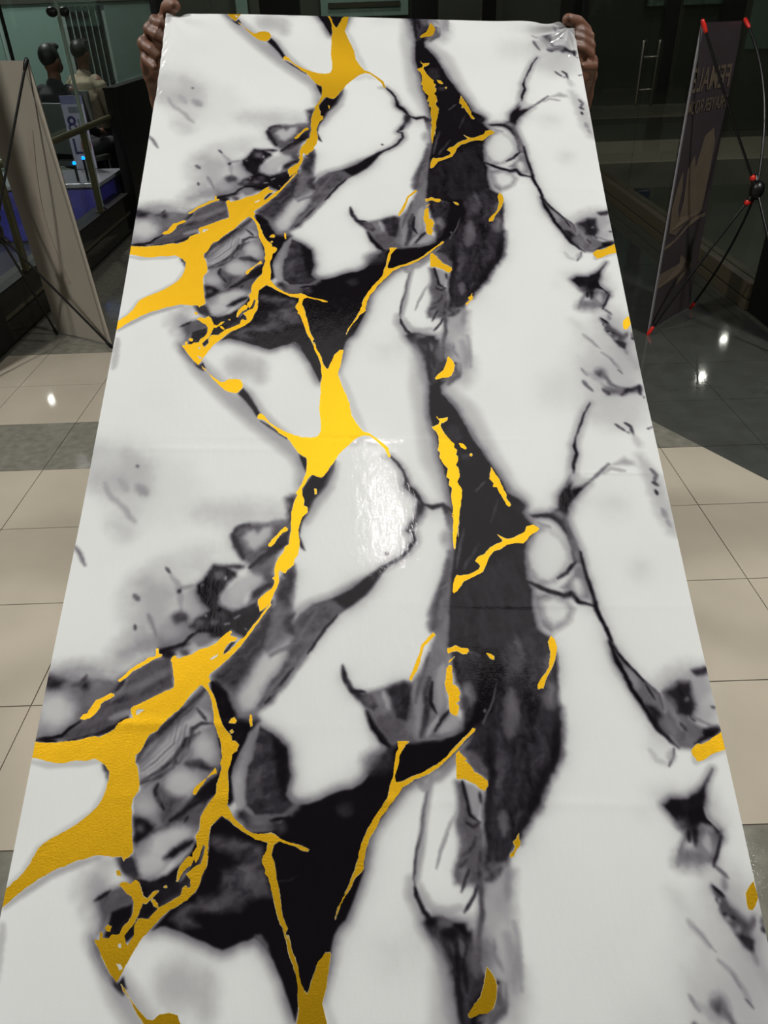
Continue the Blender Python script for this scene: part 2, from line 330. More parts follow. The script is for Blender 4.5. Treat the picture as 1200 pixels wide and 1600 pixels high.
# ------------------------------------------------------------------ the printed film
GOLD=['992 2478 1012 2425 1022 2393 1047 2366 1062 2366 1059 2394 1053 2448 1039 2497 1050 2533 1069 2590 1088 2642 1097 2660 1098 2689 1106 2728 1135 2778 1156 2808 1183 2816 1211 2841 1238 2866 1265 2895 1266 2915 1273 2938 1261 2939 1251 2903 1231 2878 1211 2854 1187 2833 1159 2828 1135 2836 1108 2860 1081 2888 1051 2923 1044 2939 1031 2962 1015 2986 996 3024 980 3033 959 3027 942 3018 926 3038 914 3065 901 3087 906 3114 913 3137 913 3167 928 3174 930 3200 910 3218 902 3247 897 3276 900 3312 905 3330 904 3361 899 3389 887 3410 885 3430 861 3454 855 3467 842 3464 832 3451 828 3463 832 3497 827 3524 816 3544 808 3573 803 3589 786 3605 766 3624 763 3611 755 3592 754 3575 770 3559 785 3546 806 3530 814 3510 813 3494 803 3487 814 3477 810 3449 812 3432 823 3402 841 3374 849 3350 861 3343 866 3304 868 3275 863 3246 866 3217 865 3195 869 3173 877 3136 886 3114 876 3106 891 3083 906 3045 918 2999 919 2972 915 2936 898 2924 877 2908 855 2871 825 2830 797 2813 760 2775 726 2741 691 2732 694 2716 706 2707 725 2720 744 2750 774 2775 824 2805 852 2818 887 2831 929 2836 959 2828 972 2800 971 2750 962 2691 965 2605 965 2553 971 2509 973 2474 958 2428 946 2392 925 2336 928 2318 945 2373 961 2415 976 2447',
'418 2442 432 2455 453 2482 481 2509 512 2535 530 2537 550 2521 579 2518 604 2525 616 2547 615 2569 599 2590 585 2599 556 2589 533 2576 510 2554 478 2518 449 2478 429 2460',
'1473 2726 1482 2747 1503 2744 1523 2740 1520 2757 1502 2769 1495 2767 1488 2785 1507 2827 1526 2856 1545 2877 1544 2897 1554 2909 1549 2933 1557 2941 1555 2965 1546 2984 1555 3004 1558 3043 1548 3066 1565 3109 1560 3150 1548 3209 1543 3253 1537 3325 1541 3253 1531 3318 1522 3377 1518 3374 1516 3332 1515 3267 1516 3238 1524 3209 1518 3296 1516 3238 1524 3187 1518 3142 1524 3096 1511 3081 1517 3054 1503 3042 1512 3003 1496 2980 1487 2960 1478 2940 1485 2924 1472 2907 1482 2875 1478 2859 1482 2843 1473 2818 1453 2789 1481 2777 1489 2760 1476 2743',
'1692 2995 1704 3023 1718 3054 1732 3093 1745 3131 1743 3150 1760 3180 1753 3191 1743 3184 1733 3157 1719 3127 1708 3096 1692 3096 1697 3077 1682 3054 1685 3030 1691 3015',
'1564 2873 1583 2877 1597 2898 1591 2908 1571 2895',
'1606 2934 1614 2926 1620 2936 1612 2944',
'1693 3312 1709 3325 1727 3336 1750 3333 1776 3319 1803 3305 1812 3280 1841 3274 1863 3292 1851 3306 1834 3313 1813 3334 1792 3357 1760 3354 1725 3361 1695 3381 1672 3388 1652 3411 1640 3442 1622 3476 1593 3492 1548 3513 1538 3528 1521 3554 1507 3565 1502 3554 1505 3531 1512 3504 1522 3487 1537 3491 1569 3485 1607 3465 1616 3452 1609 3438 1597 3428 1611 3411 1637 3399 1658 3373 1684 3360 1713 3346 1705 3332',
'659 3697 666 3705 658 3717 679 3721 690 3727 677 3738 663 3742 649 3758 642 3776 639 3795 660 3776 698 3734 715 3722 753 3666 781 3621 803 3593 808 3594 784 3631 757 3675 722 3731 700 3759 668 3798 635 3831 602 3857 595 3869 604 3887 595 3898 609 3925 626 3954 635 3983 646 4011 661 4045 680 4068 696 4085 700 4101 711 4101 725 4113 720 4134 704 4147 703 4171 697 4193 693 4214 698 4240 703 4266 703 4291 702 4312 715 4332 733 4357 750 4372 773 4390 796 4402 817 4405 833 4403 854 4401 871 4408 884 4418 909 4426 930 4433 957 4441 984 4453 981 4459 963 4455 936 4441 904 4433 885 4427 869 4435 863 4452 861 4471 870 4485 876 4504 880 4527 890 4564 898 4596 904 4633 915 4659 926 4679 919 4688 925 4708 934 4721 950 4755 964 4785 967 4806 981 4841 993 4851 985 4888 968 4888 964 4847 962 4814 951 4785 935 4751 923 4712 912 4681 889 4637 876 4596 864 4560 854 4534 843 4522 845 4511 831 4489 835 4470 844 4456 848 4430 835 4427 802 4420 774 4402 746 4385 718 4364 686 4346 671 4359 652 4378 649 4405 649 4435 650 4468 651 4492 653 4444 652 4492 646 4511 638 4529 633 4552 622 4573 598 4595 574 4609 545 4624 517 4646 499 4668 477 4690 460 4712 448 4733 432 4763 422 4780 410 4754 420 4735 411 4724 423 4707 437 4681 440 4663 448 4648 481 4648 495 4633 508 4617 528 4608 552 4595 576 4582 579 4561 588 4554 597 4563 606 4559 602 4538 587 4522 609 4501 629 4492 637 4468 640 4444 634 4432 624 4468 614 4491 600 4467 601 4458 613 4439 616 4420 607 4410 615 4388 614 4356 620 4336 632 4316 646 4296 661 4275 660 4244 666 4213 672 4192 665 4176 670 4155 663 4122 657 4095 643 4067 632 4039 626 4005 616 3965 604 3936 597 3925 572 3900 561 3909 540 3932 520 3961 500 3989 484 4000 463 4020 438 4047 432 4061 405 4074 394 4096 381 4129 364 4147 368 4172 380 4188 390 4230 392 4261 379 4284 375 4312 380 4342 390 4392 394 4422 401 4455 390 4467 380 4472 376 4479 366 4465 334 4467 291 4461 260 4466 219 4477 180 4493 140 4507 102 4528 65 4555 34 4580 6 4607 -31 4641 -42 4591 4 4552 28 4531 49 4506 63 4485 73 4456 82 4435 101 4420 130 4403 154 4389 198 4365 229 4338 255 4315 272 4283 280 4249 284 4223 282 4197 259 4175 233 4156 211 4156 183 4161 155 4158 117 4167 83 4166 47 4159 17 4150 -28 4148 -40 4094 29 4096 70 4099 114 4093 153 4090 181 4083 208 4076 226 4080 258 4066 279 4053 287 4034 313 4017 336 4015 323 3983 335 3972 352 3967 385 3950 423 3930 451 3919 470 3911 470 3887 463 3857 448 3809 450 3800 461 3788 472 3803 494 3795 523 3786 551 3768 580 3759 609 3745 625 3726 647 3705',
'369 4552 375 4542 394 4541 408 4547 421 4531 436 4545 450 4573 455 4601 448 4632 437 4659 420 4681 409 4694 419 4711 411 4724 394 4711 393 4689 400 4670 416 4656 424 4641 429 4623 426 4600 416 4584 399 4575 378 4556',
'316 4702 332 4706 330 4682 341 4682 341 4700 361 4700 370 4689 390 4689 400 4685 411 4707 425 4720 448 4733 432 4763 417 4797 405 4818 375 4788 356 4763 336 4732',
'344 4671 353 4662 365 4667 364 4682 351 4680',
'354 4510 365 4507 377 4522 362 4524',
'561 4500 575 4481 589 4467 603 4472 609 4458 613 4439 604 4410 610 4395 631 4415 632 4432 626 4444 610 4468 604 4482 600 4496 583 4505 574 4519 561 4542 556 4542 559 4524',
'453 4582 468 4590 486 4569 504 4567 484 4587 465 4605 454 4601',
'516 4558 526 4553 529 4559 522 4560',
'479 4594 492 4594 504 4604 506 4617 492 4612',
'145 4014 154 4000 168 3995 181 3969 192 3949 214 3941 241 3927 256 3929 257 3936 244 3944 225 3953 212 3964 209 3981 200 3995 183 4015 163 4019',
'262 3877 273 3869 293 3848 319 3825 347 3810 363 3795 389 3790 385 3762 394 3762 397 3784 413 3785 411 3793 382 3802 366 3814 338 3831 311 3846 291 3869 269 3885',
'782 3348 780 3338 793 3320 814 3296 822 3278 844 3261 853 3272 852 3281 833 3289 815 3314 803 3335 791 3349',
'684 4037 691 4023 702 4019 711 4032 704 4043 692 4040',
'689 4068 697 4063 703 4071 695 4076',
'755 4010 762 4011 769 4050 761 4053 756 4030',
'581 4277 580 4264 589 4249 607 4233 627 4218 640 4202 649 4189 654 4200 657 4209 641 4213 623 4226 611 4244 599 4262 589 4277',
'1423 3716 1430 3730 1410 3747 1385 3771 1375 3802 1371 3826 1359 3856 1343 3885 1334 3900 1326 3891 1338 3867 1351 3838 1363 3808 1376 3765 1398 3741',
'1470 3779 1485 3776 1503 3769 1520 3780 1544 3781 1549 3793 1540 3804 1525 3802 1505 3789 1490 3792 1475 3802 1470 3791',
'1612 3801 1628 3803 1641 3816 1638 3826 1626 3820',
'1472 3831 1486 3819 1496 3813 1479 3834 1473 3837',
'1473 3843 1485 3846 1482 3870 1485 3891 1483 3914 1495 3917 1503 3929 1510 3946 1503 3961 1505 3972 1490 3983 1502 3995 1500 4012 1492 4029 1478 4023 1467 4008 1466 3986 1467 3957 1457 3934 1455 3905 1459 3893 1464 3858',
'1281 4113 1295 4111 1322 4113 1309 4125 1294 4146 1286 4165 1282 4191 1271 4228 1273 4248 1292 4246 1325 4231 1358 4219 1392 4203 1420 4188 1448 4167 1477 4136 1507 4109 1533 4085 1545 4070 1556 4071 1550 4082 1524 4104 1500 4128 1476 4154 1453 4175 1422 4199 1391 4219 1358 4232 1336 4239 1314 4254 1297 4262 1281 4287 1259 4312 1240 4337 1218 4364 1205 4391 1183 4422 1170 4456 1165 4484 1162 4498 1165 4512 1150 4526 1134 4540 1124 4563 1109 4585 1092 4617 1079 4643 1075 4657 1074 4648 1082 4625 1101 4590 1116 4558 1131 4526 1142 4498 1147 4470 1157 4436 1173 4403 1194 4364 1221 4329 1245 4294 1254 4253 1265 4222 1269 4180 1275 4154 1282 4132',
'1482 4157 1493 4147 1504 4160 1519 4179 1508 4181 1529 4195 1541 4219 1559 4227 1582 4245 1583 4263 1572 4280 1556 4273 1541 4258 1523 4250 1502 4240 1480 4242 1479 4205',
'1674 4412 1673 4428 1677 4441 1673 4452 1662 4459 1650 4481 1636 4485 1637 4476 1651 4464 1658 4452 1651 4440 1665 4428',
'1541 4787 1553 4802 1563 4819 1566 4839 1562 4872 1550 4896 1535 4906 1511 4907 1480 4916 1476 4907 1489 4889 1514 4867 1526 4835 1535 4810',
'1854 3739 1869 3751 1874 3791 1863 3830 1845 3858 1826 3892 1806 3936 1788 3938 1787 3919 1819 3881 1837 3853 1849 3802 1842 3762',
'2286 4159 2293 4149 2311 4138 2327 4139 2351 4128 2377 4112 2399 4099 2431 4091 2424 4153 2399 4158 2381 4163 2358 4171 2340 4181 2315 4194 2296 4195 2293 4186 2284 4175',
'2398 4561 2400 4613 2385 4633 2375 4644 2363 4641 2362 4617 2364 4595 2380 4579',
'955 3085 963 3089 965 3112 958 3115']
HOLES=['344 3989 355 3985 378 3988 365 3995 355 4006 346 4004',
'594 3803 619 3788 628 3785 614 3800 597 3809',
'393 4716 401 4712 406 4724 399 4728',
'395 4767 410 4769 420 4782 410 4788',
'438 4664 440 4690 425 4718 417 4711 432 4681',
'454 4637 477 4615 495 4615 485 4637 461 4648']
LAYERS=[(0, 0.76, 29.44, 29.44, 0.8, 0.0, 1.0, '284 2979 277 3026 245 3065 192 3090 127 3098 58 3088 -3 3060 -48 3020 -70 2972 -65 2924 -33 2883 20 2856 88 2848 158 2859 220 2888 265 2930'),
(0, 0.77, 24.91, 24.91, 0.7, 0.0, 1.0, '278 3131 278 3177 266 3215 244 3240 215 3248 184 3238 154 3213 131 3174 118 3128 117 3082 128 3043 150 3017 180 3008 213 3018 243 3045 265 3085'),
(0, 0.68, 16.01, 16.01, 0.8, 0.0, 1.0, '238 3032 231 3052 207 3069 170 3080 124 3083 77 3078 36 3066 7 3048 -6 3027 0 3007 23 2990 61 2979 107 2975 155 2980 196 2993 225 3011'),
(0, 0.78, 16.48, 16.48, 1, 0.0, 1.0, '95 2896 91 2911 75 2924 50 2932 19 2934 -13 2931 -41 2922 -61 2908 -70 2893 -67 2878 -51 2865 -26 2857 6 2854 38 2858 66 2867 87 2881'),
(0, 0.75, 15.24, 15.24, 0.8, 0.0, 1.0, '223 3292 212 3302 195 3304 176 3299 157 3287 141 3270 130 3251 127 3232 131 3216 142 3206 159 3204 178 3209 197 3221 213 3239 224 3258 227 3277'),
(0, 0.64, 22.39, 22.39, 0.9, 0.0, 1.0, '458 3589 456 3639 438 3680 408 3706 370 3715 329 3705 291 3677 263 3635 247 3585 247 3535 264 3492 295 3463 334 3454 377 3465 416 3495 444 3539'),
(0, 0.78, 16.58, 16.58, 0.8, 0.0, 1.0, '553 3431 546 3449 523 3464 488 3473 445 3476 401 3472 362 3461 336 3445 324 3426 331 3408 353 3393 389 3383 433 3380 478 3385 516 3396 543 3412'),
(1, 0.7, 13.2, 3.59, 0.7, 5.13, 1.0, '137 2897 202 2969 259 3093'),
(1, 0.84, 28.59, 15.01, 0.6, 21.44, 1.0, '388 2996 366 3200'),
(0, 0.85, 24.81, 24.81, 1, 0.0, 1.0, '1374 2362 1367 2383 1347 2401 1319 2412 1285 2416 1252 2411 1223 2399 1204 2380 1198 2359 1205 2338 1224 2320 1253 2309 1287 2305 1320 2310 1349 2322 1368 2341'),
(0, 0.68, 14.63, 14.63, 0.9, 0.0, 1.0, '661 2450 657 2474 644 2494 624 2507 600 2511 575 2506 552 2493 537 2472 529 2448 532 2424 545 2404 565 2390 590 2386 616 2391 638 2405 654 2426'),
(0, 0.62, 12.94, 12.94, 0.7, 0.0, 1.0, '713 2478 712 2502 707 2522 699 2535 688 2539 677 2535 667 2521 659 2501 655 2477 656 2453 661 2433 669 2419 680 2415 691 2420 702 2433 709 2454'),
(1, 0.6, 9.97, 5.37, 0.85, 7.67, 0.3, '304 2317 406 2446 550 2607 688 2745 805 2846 870 2911 900 2983 897 3061'),
(1, 0.72, 4.67, 2.72, 0.7, 3.89, 0.3, '618 2556 713 2703 773 2771'),
(1, 0.75, 4.67, 2.73, 0.6, 3.89, 0.3, '1054 2502 1113 2694 1163 2804'),
(1, 0.78, 4.48, 2.62, 0.6, 3.74, 0.3, '1101 2876 1163 2845 1211 2870'),
(0, 0.7, 20.95, 20.95, 0.8, 0.0, 1.0, '811 3194 799 3211 763 3224 709 3233 644 3235 579 3230 523 3219 484 3204 470 3187 481 3171 517 3157 571 3148 637 3146 703 3151 759 3162 797 3177'),
(0, 0.8, 16.79, 16.79, 0.7, 0.0, 1.0, '604 3369 600 3380 584 3389 560 3394 531 3396 501 3393 475 3387 458 3377 451 3366 455 3356 471 3347 495 3341 525 3340 554 3342 580 3349 598 3359'),
(1, 0.72, 10.59, 6.62, 0.8, 9.45, 0.3, '1395 2399 1421 2700 1447 2947 1505 3141'),
(1, 0.72, 10.38, 5.19, 0.8, 7.41, 0.3, '1532 2581 1623 2721 1691 2936 1757 3109 1818 3155'),
(0, 0.62, 14.57, 14.57, 0.8, 0.0, 1.0, '1652 2485 1647 2516 1636 2542 1621 2559 1604 2565 1588 2558 1575 2541 1567 2515 1566 2484 1570 2453 1581 2427 1596 2409 1613 2403 1630 2410 1643 2428 1651 2454'),
(0, 0.71, 32.4, 32.4, 0.9, 0.0, 1.0, '2452 2518 2424 2606 2376 2679 2316 2726 2253 2741 2195 2723 2150 2674 2124 2600 2124 2512 2148 2422 2195 2344 2257 2292 2324 2274 2386 2294 2432 2348 2455 2427'),
(0, 0.76, 23.28, 23.28, 0.8, 0.0, 1.0, '2375 2718 2360 2750 2330 2777 2289 2795 2244 2800 2200 2793 2165 2774 2144 2746 2139 2714 2153 2681 2182 2654 2224 2636 2270 2630 2315 2637 2350 2657 2371 2685'),
(0, 0.85, 23.8, 23.8, 1, 0.0, 1.0, '2112 2601 2101 2637 2079 2668 2049 2688 2016 2694 1985 2686 1960 2665 1945 2634 1943 2597 1953 2560 1975 2529 2005 2508 2039 2501 2071 2509 2096 2531 2110 2563'),
(1, 0.7, 10.61, 3.96, 0.8, 5.66, 1.0, '2319 2965 2352 3075 2367 3174 2385 3314'),
(0, 0.83, 16.24, 16.24, 0.8, 0.0, 1.0, '2267 3479 2261 3494 2251 3507 2237 3516 2223 3518 2209 3515 2199 3506 2193 3493 2193 3477 2199 3462 2209 3449 2222 3440 2237 3437 2251 3441 2261 3450 2267 3463'),
(0, 0.85, 17.38, 17.38, 1, 0.0, 1.0, '2233 3201 2225 3221 2210 3237 2190 3248 2167 3251 2146 3247 2129 3236 2119 3219 2117 3199 2124 3179 2140 3162 2160 3151 2183 3148 2205 3152 2222 3164 2232 3181'),
(0, 0.68, 18.83, 18.83, 0.85, 0.0, 1.0, '2397 4602 2407 4643 2404 4681 2390 4713 2366 4732 2336 4736 2304 4726 2276 4701 2254 4666 2244 4626 2245 4586 2259 4553 2284 4532 2315 4528 2347 4539 2376 4565'),
(0, 0.8, 18.4, 18.4, 0.6, 0.0, 1.0, '2242 4694 2263 4736 2276 4773 2278 4801 2271 4815 2255 4813 2232 4796 2205 4767 2179 4728 2158 4686 2144 4648 2141 4618 2148 4603 2165 4605 2189 4623 2216 4655'),
(0, 0.68, 17.61, 17.61, 0.8, 0.0, 1.0, '2387 4858 2374 4891 2353 4919 2327 4938 2301 4944 2278 4937 2261 4919 2253 4890 2256 4857 2268 4823 2289 4794 2316 4774 2343 4767 2367 4774 2383 4794 2391 4824'),
(0, 0.82, 9.48, 9.48, 0.8, 0.0, 1.0, '2156 4603 2163 4616 2166 4628 2166 4638 2162 4643 2155 4643 2147 4639 2137 4630 2129 4618 2123 4604 2119 4592 2119 4582 2123 4577 2130 4576 2139 4581 2148 4590'),
(0, 0.5, 8.81, 8.81, 0.9, 0.0, 1.0, '2290 4503 2283 4513 2267 4522 2244 4528 2219 4529 2194 4527 2174 4521 2162 4512 2159 4501 2166 4490 2182 4481 2205 4476 2230 4474 2255 4476 2275 4483 2287 4492'),
(0, 0.6, 14.34, 14.34, 0.9, 0.0, 1.0, '2430 3951 2414 3984 2387 4011 2350 4029 2311 4034 2274 4027 2245 4008 2229 3981 2227 3948 2241 3915 2269 3887 2306 3868 2347 3862 2385 3869 2414 3889 2429 3918'),
(0, 0.75, 11.23, 11.23, 0.7, 0.0, 1.0, '2343 4351 2345 4377 2342 4399 2336 4416 2327 4423 2316 4422 2306 4410 2296 4391 2290 4367 2288 4342 2290 4319 2296 4302 2306 4294 2317 4296 2328 4307 2337 4327'),
(0, 0.84, 10.9, 10.9, 0.8, 0.0, 1.0, '2231 4132 2222 4158 2207 4180 2188 4195 2169 4200 2151 4194 2138 4179 2132 4157 2133 4130 2141 4103 2156 4080 2175 4065 2195 4060 2213 4066 2226 4082 2232 4105'),
(0, 0.82, 11.43, 11.43, 0.5, 0.0, 1.0, '2240 4298 2233 4310 2216 4319 2193 4326 2166 4327 2140 4325 2119 4318 2106 4308 2103 4296 2110 4285 2127 4275 2151 4269 2178 4267 2203 4270 2224 4277 2237 4287'),
(0, 0.86, 10.2, 10.2, 0.7, 0.0, 1.0, '2107 4361 2103 4373 2095 4382 2083 4388 2071 4390 2059 4388 2050 4381 2045 4372 2045 4360 2049 4349 2057 4340 2069 4333 2081 4331 2093 4334 2102 4340 2107 4350'),
(0, 0.55, 10.87, 10.87, 0.9, 0.0, 1.0, '258 3848 248 3859 219 3868 174 3874 120 3875 65 3872 17 3864 -16 3854 -29 3842 -21 3831 8 3822 54 3816 109 3815 164 3818 212 3826 245 3836'),
(0, 0.5, 15.39, 15.39, 0.8, 0.0, 1.0, '429 3695 430 3714 415 3738 387 3763 349 3785 309 3801 271 3809 241 3807 225 3795 223 3777 237 3753 265 3728 302 3705 343 3689 382 3681 412 3683'),
(0, 0.42, 5.87, 5.87, 1, 0.0, 1.0, '-32 3860 56 3853 119 3869 177 3864 250 3877 347 3807 446 3791 473 3911 332 3989 287 4034 225 4077 159 4087 69 4097 -40 4095 -40 3960'),
(0, 0.76, 11.66, 11.66, 1, 0.0, 1.0, '112 3991 112 4017 101 4039 81 4053 55 4058 28 4052 2 4037 -17 4015 -28 3989 -29 3962 -18 3940 2 3925 28 3920 56 3926 82 3942 102 3965'),
(0, 0.7, 8.75, 8.75, 1, 0.0, 1.0, '-8 4000 -5 4031 -7 4056 -14 4073 -26 4078 -41 4072 -56 4055 -69 4030 -78 3999 -83 3969 -81 3942 -73 3925 -61 3919 -46 3925 -31 3943 -17 3970'),
(0, 0.1, 5.38, 5.38, 1, 0.0, 1.0, '61 3892 60 3898 54 3904 46 3908 35 3909 23 3907 13 3903 5 3897 1 3891 2 3884 7 3878 16 3874 27 3873 39 3875 50 3879 57 3885'),
(0, 0.2, 4.81, 4.81, 1, 0.0, 1.0, '25 3873 24 3880 20 3886 13 3889 4 3891 -5 3889 -14 3885 -20 3879 -23 3872 -23 3866 -19 3860 -12 3856 -3 3855 6 3856 15 3860 21 3866'),
(0, 0.15, 3.57, 3.57, 1, 0.0, 1.0, '156 3896 156 3903 154 3909 150 3912 145 3914 139 3912 133 3908 129 3903 127 3896 126 3889 129 3883 133 3879 138 3878 144 3880 150 3884 154 3889'),
(1, 0.3, 2.39, 1.26, 1, 1.79, 1.0, '89 3898 128 3890 141 3863'),
(0, 0.5, 7.13, 7.13, 0.7, 0.0, 1.0, '231 3901 229 3909 223 3917 212 3922 199 3923 185 3921 173 3916 164 3908 160 3899 161 3890 167 3883 178 3878 191 3876 205 3878 217 3884 226 3891'),
(0, 0.32, 2.33, 2.92, 1, 0.0, 1.0, '68 4091 124 4053 180 4015 206 3964 264 3889 366 3814 447 3797 469 3905 326 3983 286 4028 225 4074'),
(1, 0.45, 4.16, 1.45, 0.8, 2.08, 1.0, '271 3930 447 3845'),
(1, 0.2, 2.95, 1.03, 0.5, 1.47, 1.0, '253 3965 364 3926 461 3863'),
(1, 0.6, 2.31, 1.41, 0.9, 2.02, 1.0, '255 4016 326 3989'),
(1, 0.1, 2.29, 1.2, 1, 1.71, 1.0, '318 4012 277 4045 214 4077'),
(1, 0.55, 1.77, 0.83, 0.7, 1.18, 1.0, '298 3878 279 3907 246 3959'),
(1, 0.15, 1.78, 1.04, 1, 1.48, 1.0, '287 3884 257 3919'),
(1, 0.06, 1.43, 0.8, 1, 1.14, 1.0, '-5 4085 43 4081 88 4075 117 4047 147 4026'),
(1, 0.05, 1.14, 0.8, 1, 1.14, 1.0, '-4 4089 74 4092'),
(1, 0.12, 1.71, 0.6, 0.8, 0.85, 1.0, '98 4097 191 4076 257 4061 287 4034'),
(1, 0.1, 2.45, 1.93, 1, 2.75, 1.0, '401 3765 427 3778 449 3766 477 3748 506 3743'),
(0, 0.3, 3.66, 3.66, 1, 0.0, 1.0, '516 3774 515 3781 510 3787 503 3790 494 3792 485 3790 477 3786 471 3780 468 3773 469 3766 473 3760 481 3756 490 3755 499 3756 507 3760 513 3767'),
(0, 0.1, 2.44, 1.83, 1, 0.0, 1.0, '395 3765 436 3760 463 3785 441 3797 410 3790'),
(1, 0.15, 3.29, 1.54, 0.9, 2.19, 0.3, '259 4175 282 4197 285 4228'),
(1, 0.72, 3.33, 1.17, 0.8, 1.67, 0.3, '-3 4160 61 4172 174 4169 240 4164'),
(1, 0.72, 4.71, 0.92, 0.7, 1.31, 0.3, '288 4213 275 4270 247 4330 160 4389 84 4442 50 4508 4 4552'),
(0, 0.52, 1.63, 1.63, 1, 0.0, 1.0, '367 4145 408 4074 438 4047 484 4000 520 3961 572 3900 597 3925 616 3965 632 4039 657 4095 670 4171 666 4213 660 4244 635 4295 613 4346 613 4395 546 4462 483 4541 412 4527 394 4422 385 4342 379 4284 395 4261 380 4188'),
(0, 0.6, 6.99, 6.99, 1, 0.0, 1.0, '608 3953 599 3962 590 3968 581 3970 574 3968 570 3962 569 3952 572 3941 579 3930 587 3921 597 3915 606 3913 613 3916 617 3922 618 3931 614 3942'),
(0, 0.7, 3.37, 3.37, 1, 0.0, 1.0, '392 4204 497 4059 545 4027 575 3988 623 4005 627 4045 573 4072 508 4147 435 4231'),
(1, 0.2, 2.84, 2.39, 1, 3.41, 1.0, '370 4166 390 4113 421 4086 502 4009 534 3981 585 3918'),
(1, 0.38, 2.26, 0.79, 0.8, 1.13, 1.0, '382 4172 421 4129 474 4059 534 3987 566 3959'),
(1, 0.22, 1.67, 0.97, 1, 1.39, 1.0, '396 4230 459 4200 504 4158 557 4088 554 4060 586 4039 629 4039'),
(1, 0.16, 1.65, 0.96, 1, 1.38, 1.0, '392 4240 440 4226 502 4190 512 4136 535 4093 584 4072'),
(1, 0.3, 1.65, 0.77, 0.7, 1.1, 1.0, '410 4251 461 4215 522 4169 538 4120 579 4077'),
(1, 0.3, 1.72, 0.6, 1, 0.86, 1.0, '563 3987 602 4028'),
(1, 0.55, 1.39, 0.49, 0.7, 0.7, 1.0, '403 4199 513 4093 530 4049'),
(1, 0.45, 1.23, 0.35, 0.5, 0.5, 1.0, '385 4188 430 4154 480 4103 493 4026'),
(1, 0.3, 1.22, 0.35, 0.5, 0.5, 1.0, '395 4198 443 4162 493 4110 507 4032'),
(1, 0.45, 1.22, 0.35, 0.5, 0.5, 1.0, '405 4209 457 4170 506 4118 522 4039'),
(1, 0.3, 1.22, 0.35, 0.5, 0.5, 1.0, '416 4219 470 4179 520 4125 536 4045'),
(1, 0.45, 1.21, 0.35, 0.5, 0.5, 1.0, '425 4230 484 4187 533 4132 551 4051'),
(1, 0.3, 1.21, 0.35, 0.5, 0.5, 1.0, '436 4241 497 4196 546 4140 566 4058'),
(1, 0.45, 1.21, 0.35, 0.5, 0.49, 1.0, '445 4251 510 4204 560 4147 580 4064'),
(0, 0.72, 7.76, 7.76, 1, 0.0, 1.0, '655 4128 653 4146 646 4162 633 4172 617 4175 601 4172 586 4161 575 4145 570 4126 571 4108 579 4092 591 4081 607 4078 624 4082 639 4093 650 4109'),
(0, 0.74, 7.51, 7.51, 1, 0.0, 1.0, '603 4234 605 4247 597 4261 583 4273 563 4282 541 4287 520 4287 504 4281 494 4272 492 4259 499 4246 514 4233 534 4224 556 4219 577 4219 594 4225'),
(0, 0.72, 7.55, 7.55, 1, 0.0, 1.0, '580 4222 584 4238 581 4254 571 4268 555 4277 537 4279 518 4276 502 4266 491 4253 486 4236 490 4220 500 4207 515 4198 534 4195 553 4198 570 4208'),
(0, 0.3, 4.37, 4.37, 1, 0.0, 1.0, '607 4181 605 4185 599 4189 591 4191 580 4192 569 4191 560 4188 554 4184 551 4180 553 4175 558 4172 567 4169 578 4168 588 4169 598 4172 604 4176'),
(1, 0.25, 3.28, 1.53, 1, 2.18, 1.0, '545 4174 589 4175 630 4192 652 4187'),
(0, 0.32, 4.25, 4.25, 1, 0.0, 1.0, '444 4257 466 4257 503 4283 552 4287 539 4314 498 4334 467 4308'),
(1, 0.1, 2.13, 0.75, 1, 1.07, 1.0, '456 4247 448 4267 463 4298 486 4324'),
(0, 0.68, 7.41, 7.41, 1, 0.0, 1.0, '457 4313 456 4325 451 4335 441 4341 429 4343 416 4341 404 4334 396 4324 392 4312 392 4301 398 4291 408 4284 420 4282 433 4285 445 4291 453 4302'),
(0, 0.08, 3.11, 3.11, 1, 0.0, 1.0, '382 4342 413 4348 442 4358 465 4373 463 4393 448 4403 410 4436 397 4422'),
(0, 0.3, 3.12, 3.12, 1, 0.0, 1.0, '429 4383 428 4388 426 4393 421 4396 415 4397 408 4396 403 4393 398 4388 396 4382 397 4377 400 4372 404 4369 410 4368 417 4369 423 4372 427 4377'),
(0, 0.09, 2.66, 2.13, 1, 0.0, 1.0, '582 4280 613 4244 655 4213 670 4171 668 4213 662 4275 635 4295 606 4325 533 4354 512 4359 560 4310'),
(0, 0.32, 5.22, 4.18, 0.9, 0.0, 1.0, '476 4334 539 4314 613 4295 631 4311 613 4390 541 4423 484 4393'),
(1, 0.1, 2.11, 1.11, 1, 1.58, 1.0, '512 4359 567 4320 628 4280'),
(1, 0.15, 1.56, 0.55, 1, 0.78, 1.0, '561 4365 570 4345'),
(1, 0.1, 2.59, 1.09, 0.7, 1.56, 1.0, '452 4398 524 4369'),
(0, 0.76, 6.16, 6.16, 1, 0.0, 1.0, '569 4394 574 4410 569 4426 556 4442 537 4454 514 4460 491 4460 472 4454 459 4442 455 4427 459 4410 472 4394 491 4382 514 4376 537 4376 557 4382'),
(0, 0.74, 6.15, 6.15, 1, 0.0, 1.0, '591 4387 595 4402 588 4421 572 4439 549 4455 523 4466 497 4470 475 4468 461 4459 456 4444 463 4426 478 4407 501 4391 528 4380 555 4375 577 4378'),
(0, 0.74, 6.03, 6.03, 1, 0.0, 1.0, '515 4470 522 4486 520 4503 510 4519 493 4532 472 4539 451 4540 431 4534 417 4523 410 4508 412 4491 422 4474 439 4461 460 4454 481 4453 501 4458'),
(0, 0.06, 1.99, 1.49, 1, 0.0, 1.0, '421 4531 472 4544 522 4523 565 4491 598 4453 606 4429 632 4425 635 4454 574 4519 566 4542 576 4579 528 4608 513 4613 503 4597 507 4569 457 4583 442 4550'),
